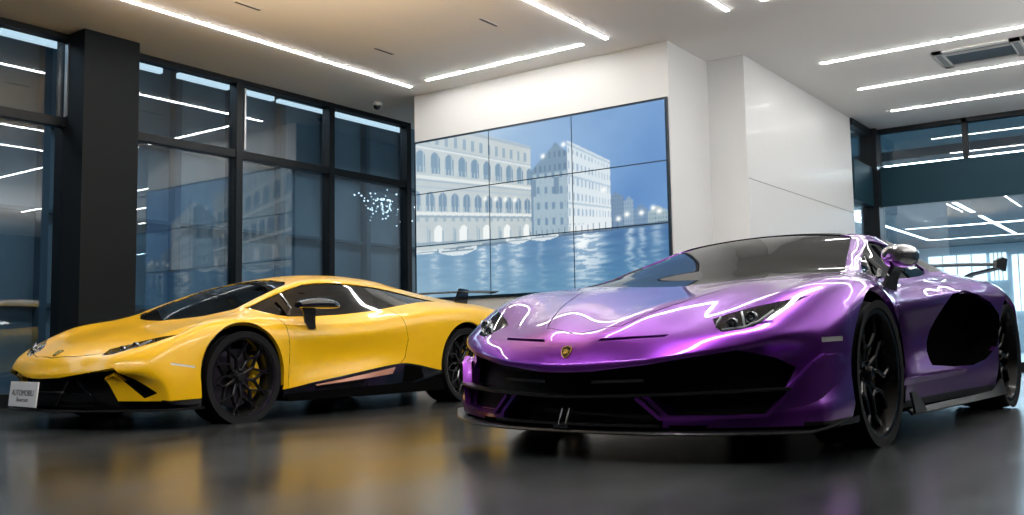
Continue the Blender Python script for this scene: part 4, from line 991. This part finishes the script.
        bm = bmesh.new(); rows = []
        for x, y, z, w, h_ in ((.78,.865,.735,.20,.02),(.78,.88,.78,.13,.022),(.78,.90,.83,.10,.026),(.78,.92,.86,.12,.03)):
            if s_ < 0: y -= .10; z = .70+(z-.70)*.45
            rows.append([(x-w/2, s_*(y+h_), z),(x+w/2, s_*(y+h_*.4), z),(x+w/2, s_*(y-h_*.4), z),(x-w/2, s_*(y-h_), z)])
        V,_ = grid_mesh(bm, rows, closed_v=True); bm.faces.new(list(V[0])); bm.faces.new(list(V[-1])[::-1]); bmesh.ops.recalc_face_normals(bm, faces=bm.faces)
        obj('mirror_arm', bm, M['gloss_black'], mir, angle=50)
        bm = bmesh.new(); sweep(bm, [(.60,s_*.768,.812),(.48,s_*.74,.86),(.42,s_*.60,1.0)], .03, .012); obj('window_divider', bm, M['gloss_black'], car, smooth=False)
    bm = bmesh.new()
    for dy in (-.018,.018): sweep(bm, [(2.475,.0+dy,.135),(2.465,.0+dy,.165),(2.44,.0+dy,.21)], .008, .014)
    add_box(bm, (2.475,0,.140), (.03,.075,.016)); obj('tow_bracket', bm, M['disc'], car, smooth=False)
    # wing
    bm = bmesh.new(); rows = []
    for k in range(33):
        y = -.80+1.6*k/32; z = 1.045-.02*abs(y/.8)**3.0+.02*max(0,1-abs(y)/.3); x0 = -2.10; c_ = .30
        rows.append([(x0, y, z),(x0-c_*.3, y, z+.016),(x0-c_*.7,y,z+.022),(x0-c_,y,z+.03),(x0-c_*.7,y,z+.004),(x0-c_*.3,y,z-.010)])
    V,_ = grid_mesh(bm, rows, closed_v=True); bm.faces.new(list(V[0])); bm.faces.new(list(V[-1])[::-1]); bmesh.ops.recalc_face_normals(bm, faces=bm.faces)
    wing = obj('rear_wing', bm, M['carbon'], car, angle=50)
    for s_ in (1,-1):
        bm = bmesh.new(); prism(bm, [(-2.04,1.0),(-2.38,.985),(-2.46,1.085),(-2.30,1.09),(-2.06,1.05)], 'y', s_*.81-.012, s_*.81+.012); obj('end_plate', bm, M['carbon'], wing, smooth=False)
        bm = bmesh.new(); sweep(bm, [(-2.2,s_*.80,1.0),(-2.2,s_*.62,.965),(-2.2,s_*.48,.90),(-2.2,s_*.46,.80)], .16, .014, up=Vector((0,0,1))); obj('wing_brace', bm, M['carbon'], wing, smooth=False)
    bm = bmesh.new(); prism(bm, [(-1.95,.86),(-2.3,.84),(-2.32,1.05),(-2.15,1.06)], 'y', -.02, .02); obj('wing_upright', bm, M['carbon'], wing, smooth=False)
    bm = bmesh.new(); shield(bm, .026, .031, .005)
    e = obj('emblem', bm, M['gold'], car, smooth=False); place_on(e, B, (2.50,0,.49)); e['label'] = 'gold and black shield emblem on the nose'
    bm = bmesh.new(); shield(bm, .021, .026, .001); b2 = obj('emblem_face', bm, M['gloss_black'], e, smooth=False); b2.location.z = .005
    bm = bmesh.new(); prism(bm, [(-.020,-.018),(-.006,-.012),(.002,-.022),(.008,-.010),(.020,-.016),(.016,.0),(.024,.008),(.010,.012),(.004,.022),(-.008,.014),(-.022,.018),(-.014,.004)], 'z', 0, .001); b3 = obj('bull_mark', bm, M['gold'], e, smooth=False); b3.location.z = .006; b3.scale = (.7,.7,1)
    cabin(car, 'p')
    for s_ in (1,-1):
        wheel('wheel', car, (1.35, s_*(.995-.1275), .330), s_, .330, .255, .285, 'fork', M['rim_dark'], M['caliper_b'])
        wheel('wheel', car, (-1.36, s_*(1.01-.17), .355), s_, .355, .34, .30, 'fork', M['rim_dark'], M['caliper_b'])
    return car, B
build_yellow(); build_purple()
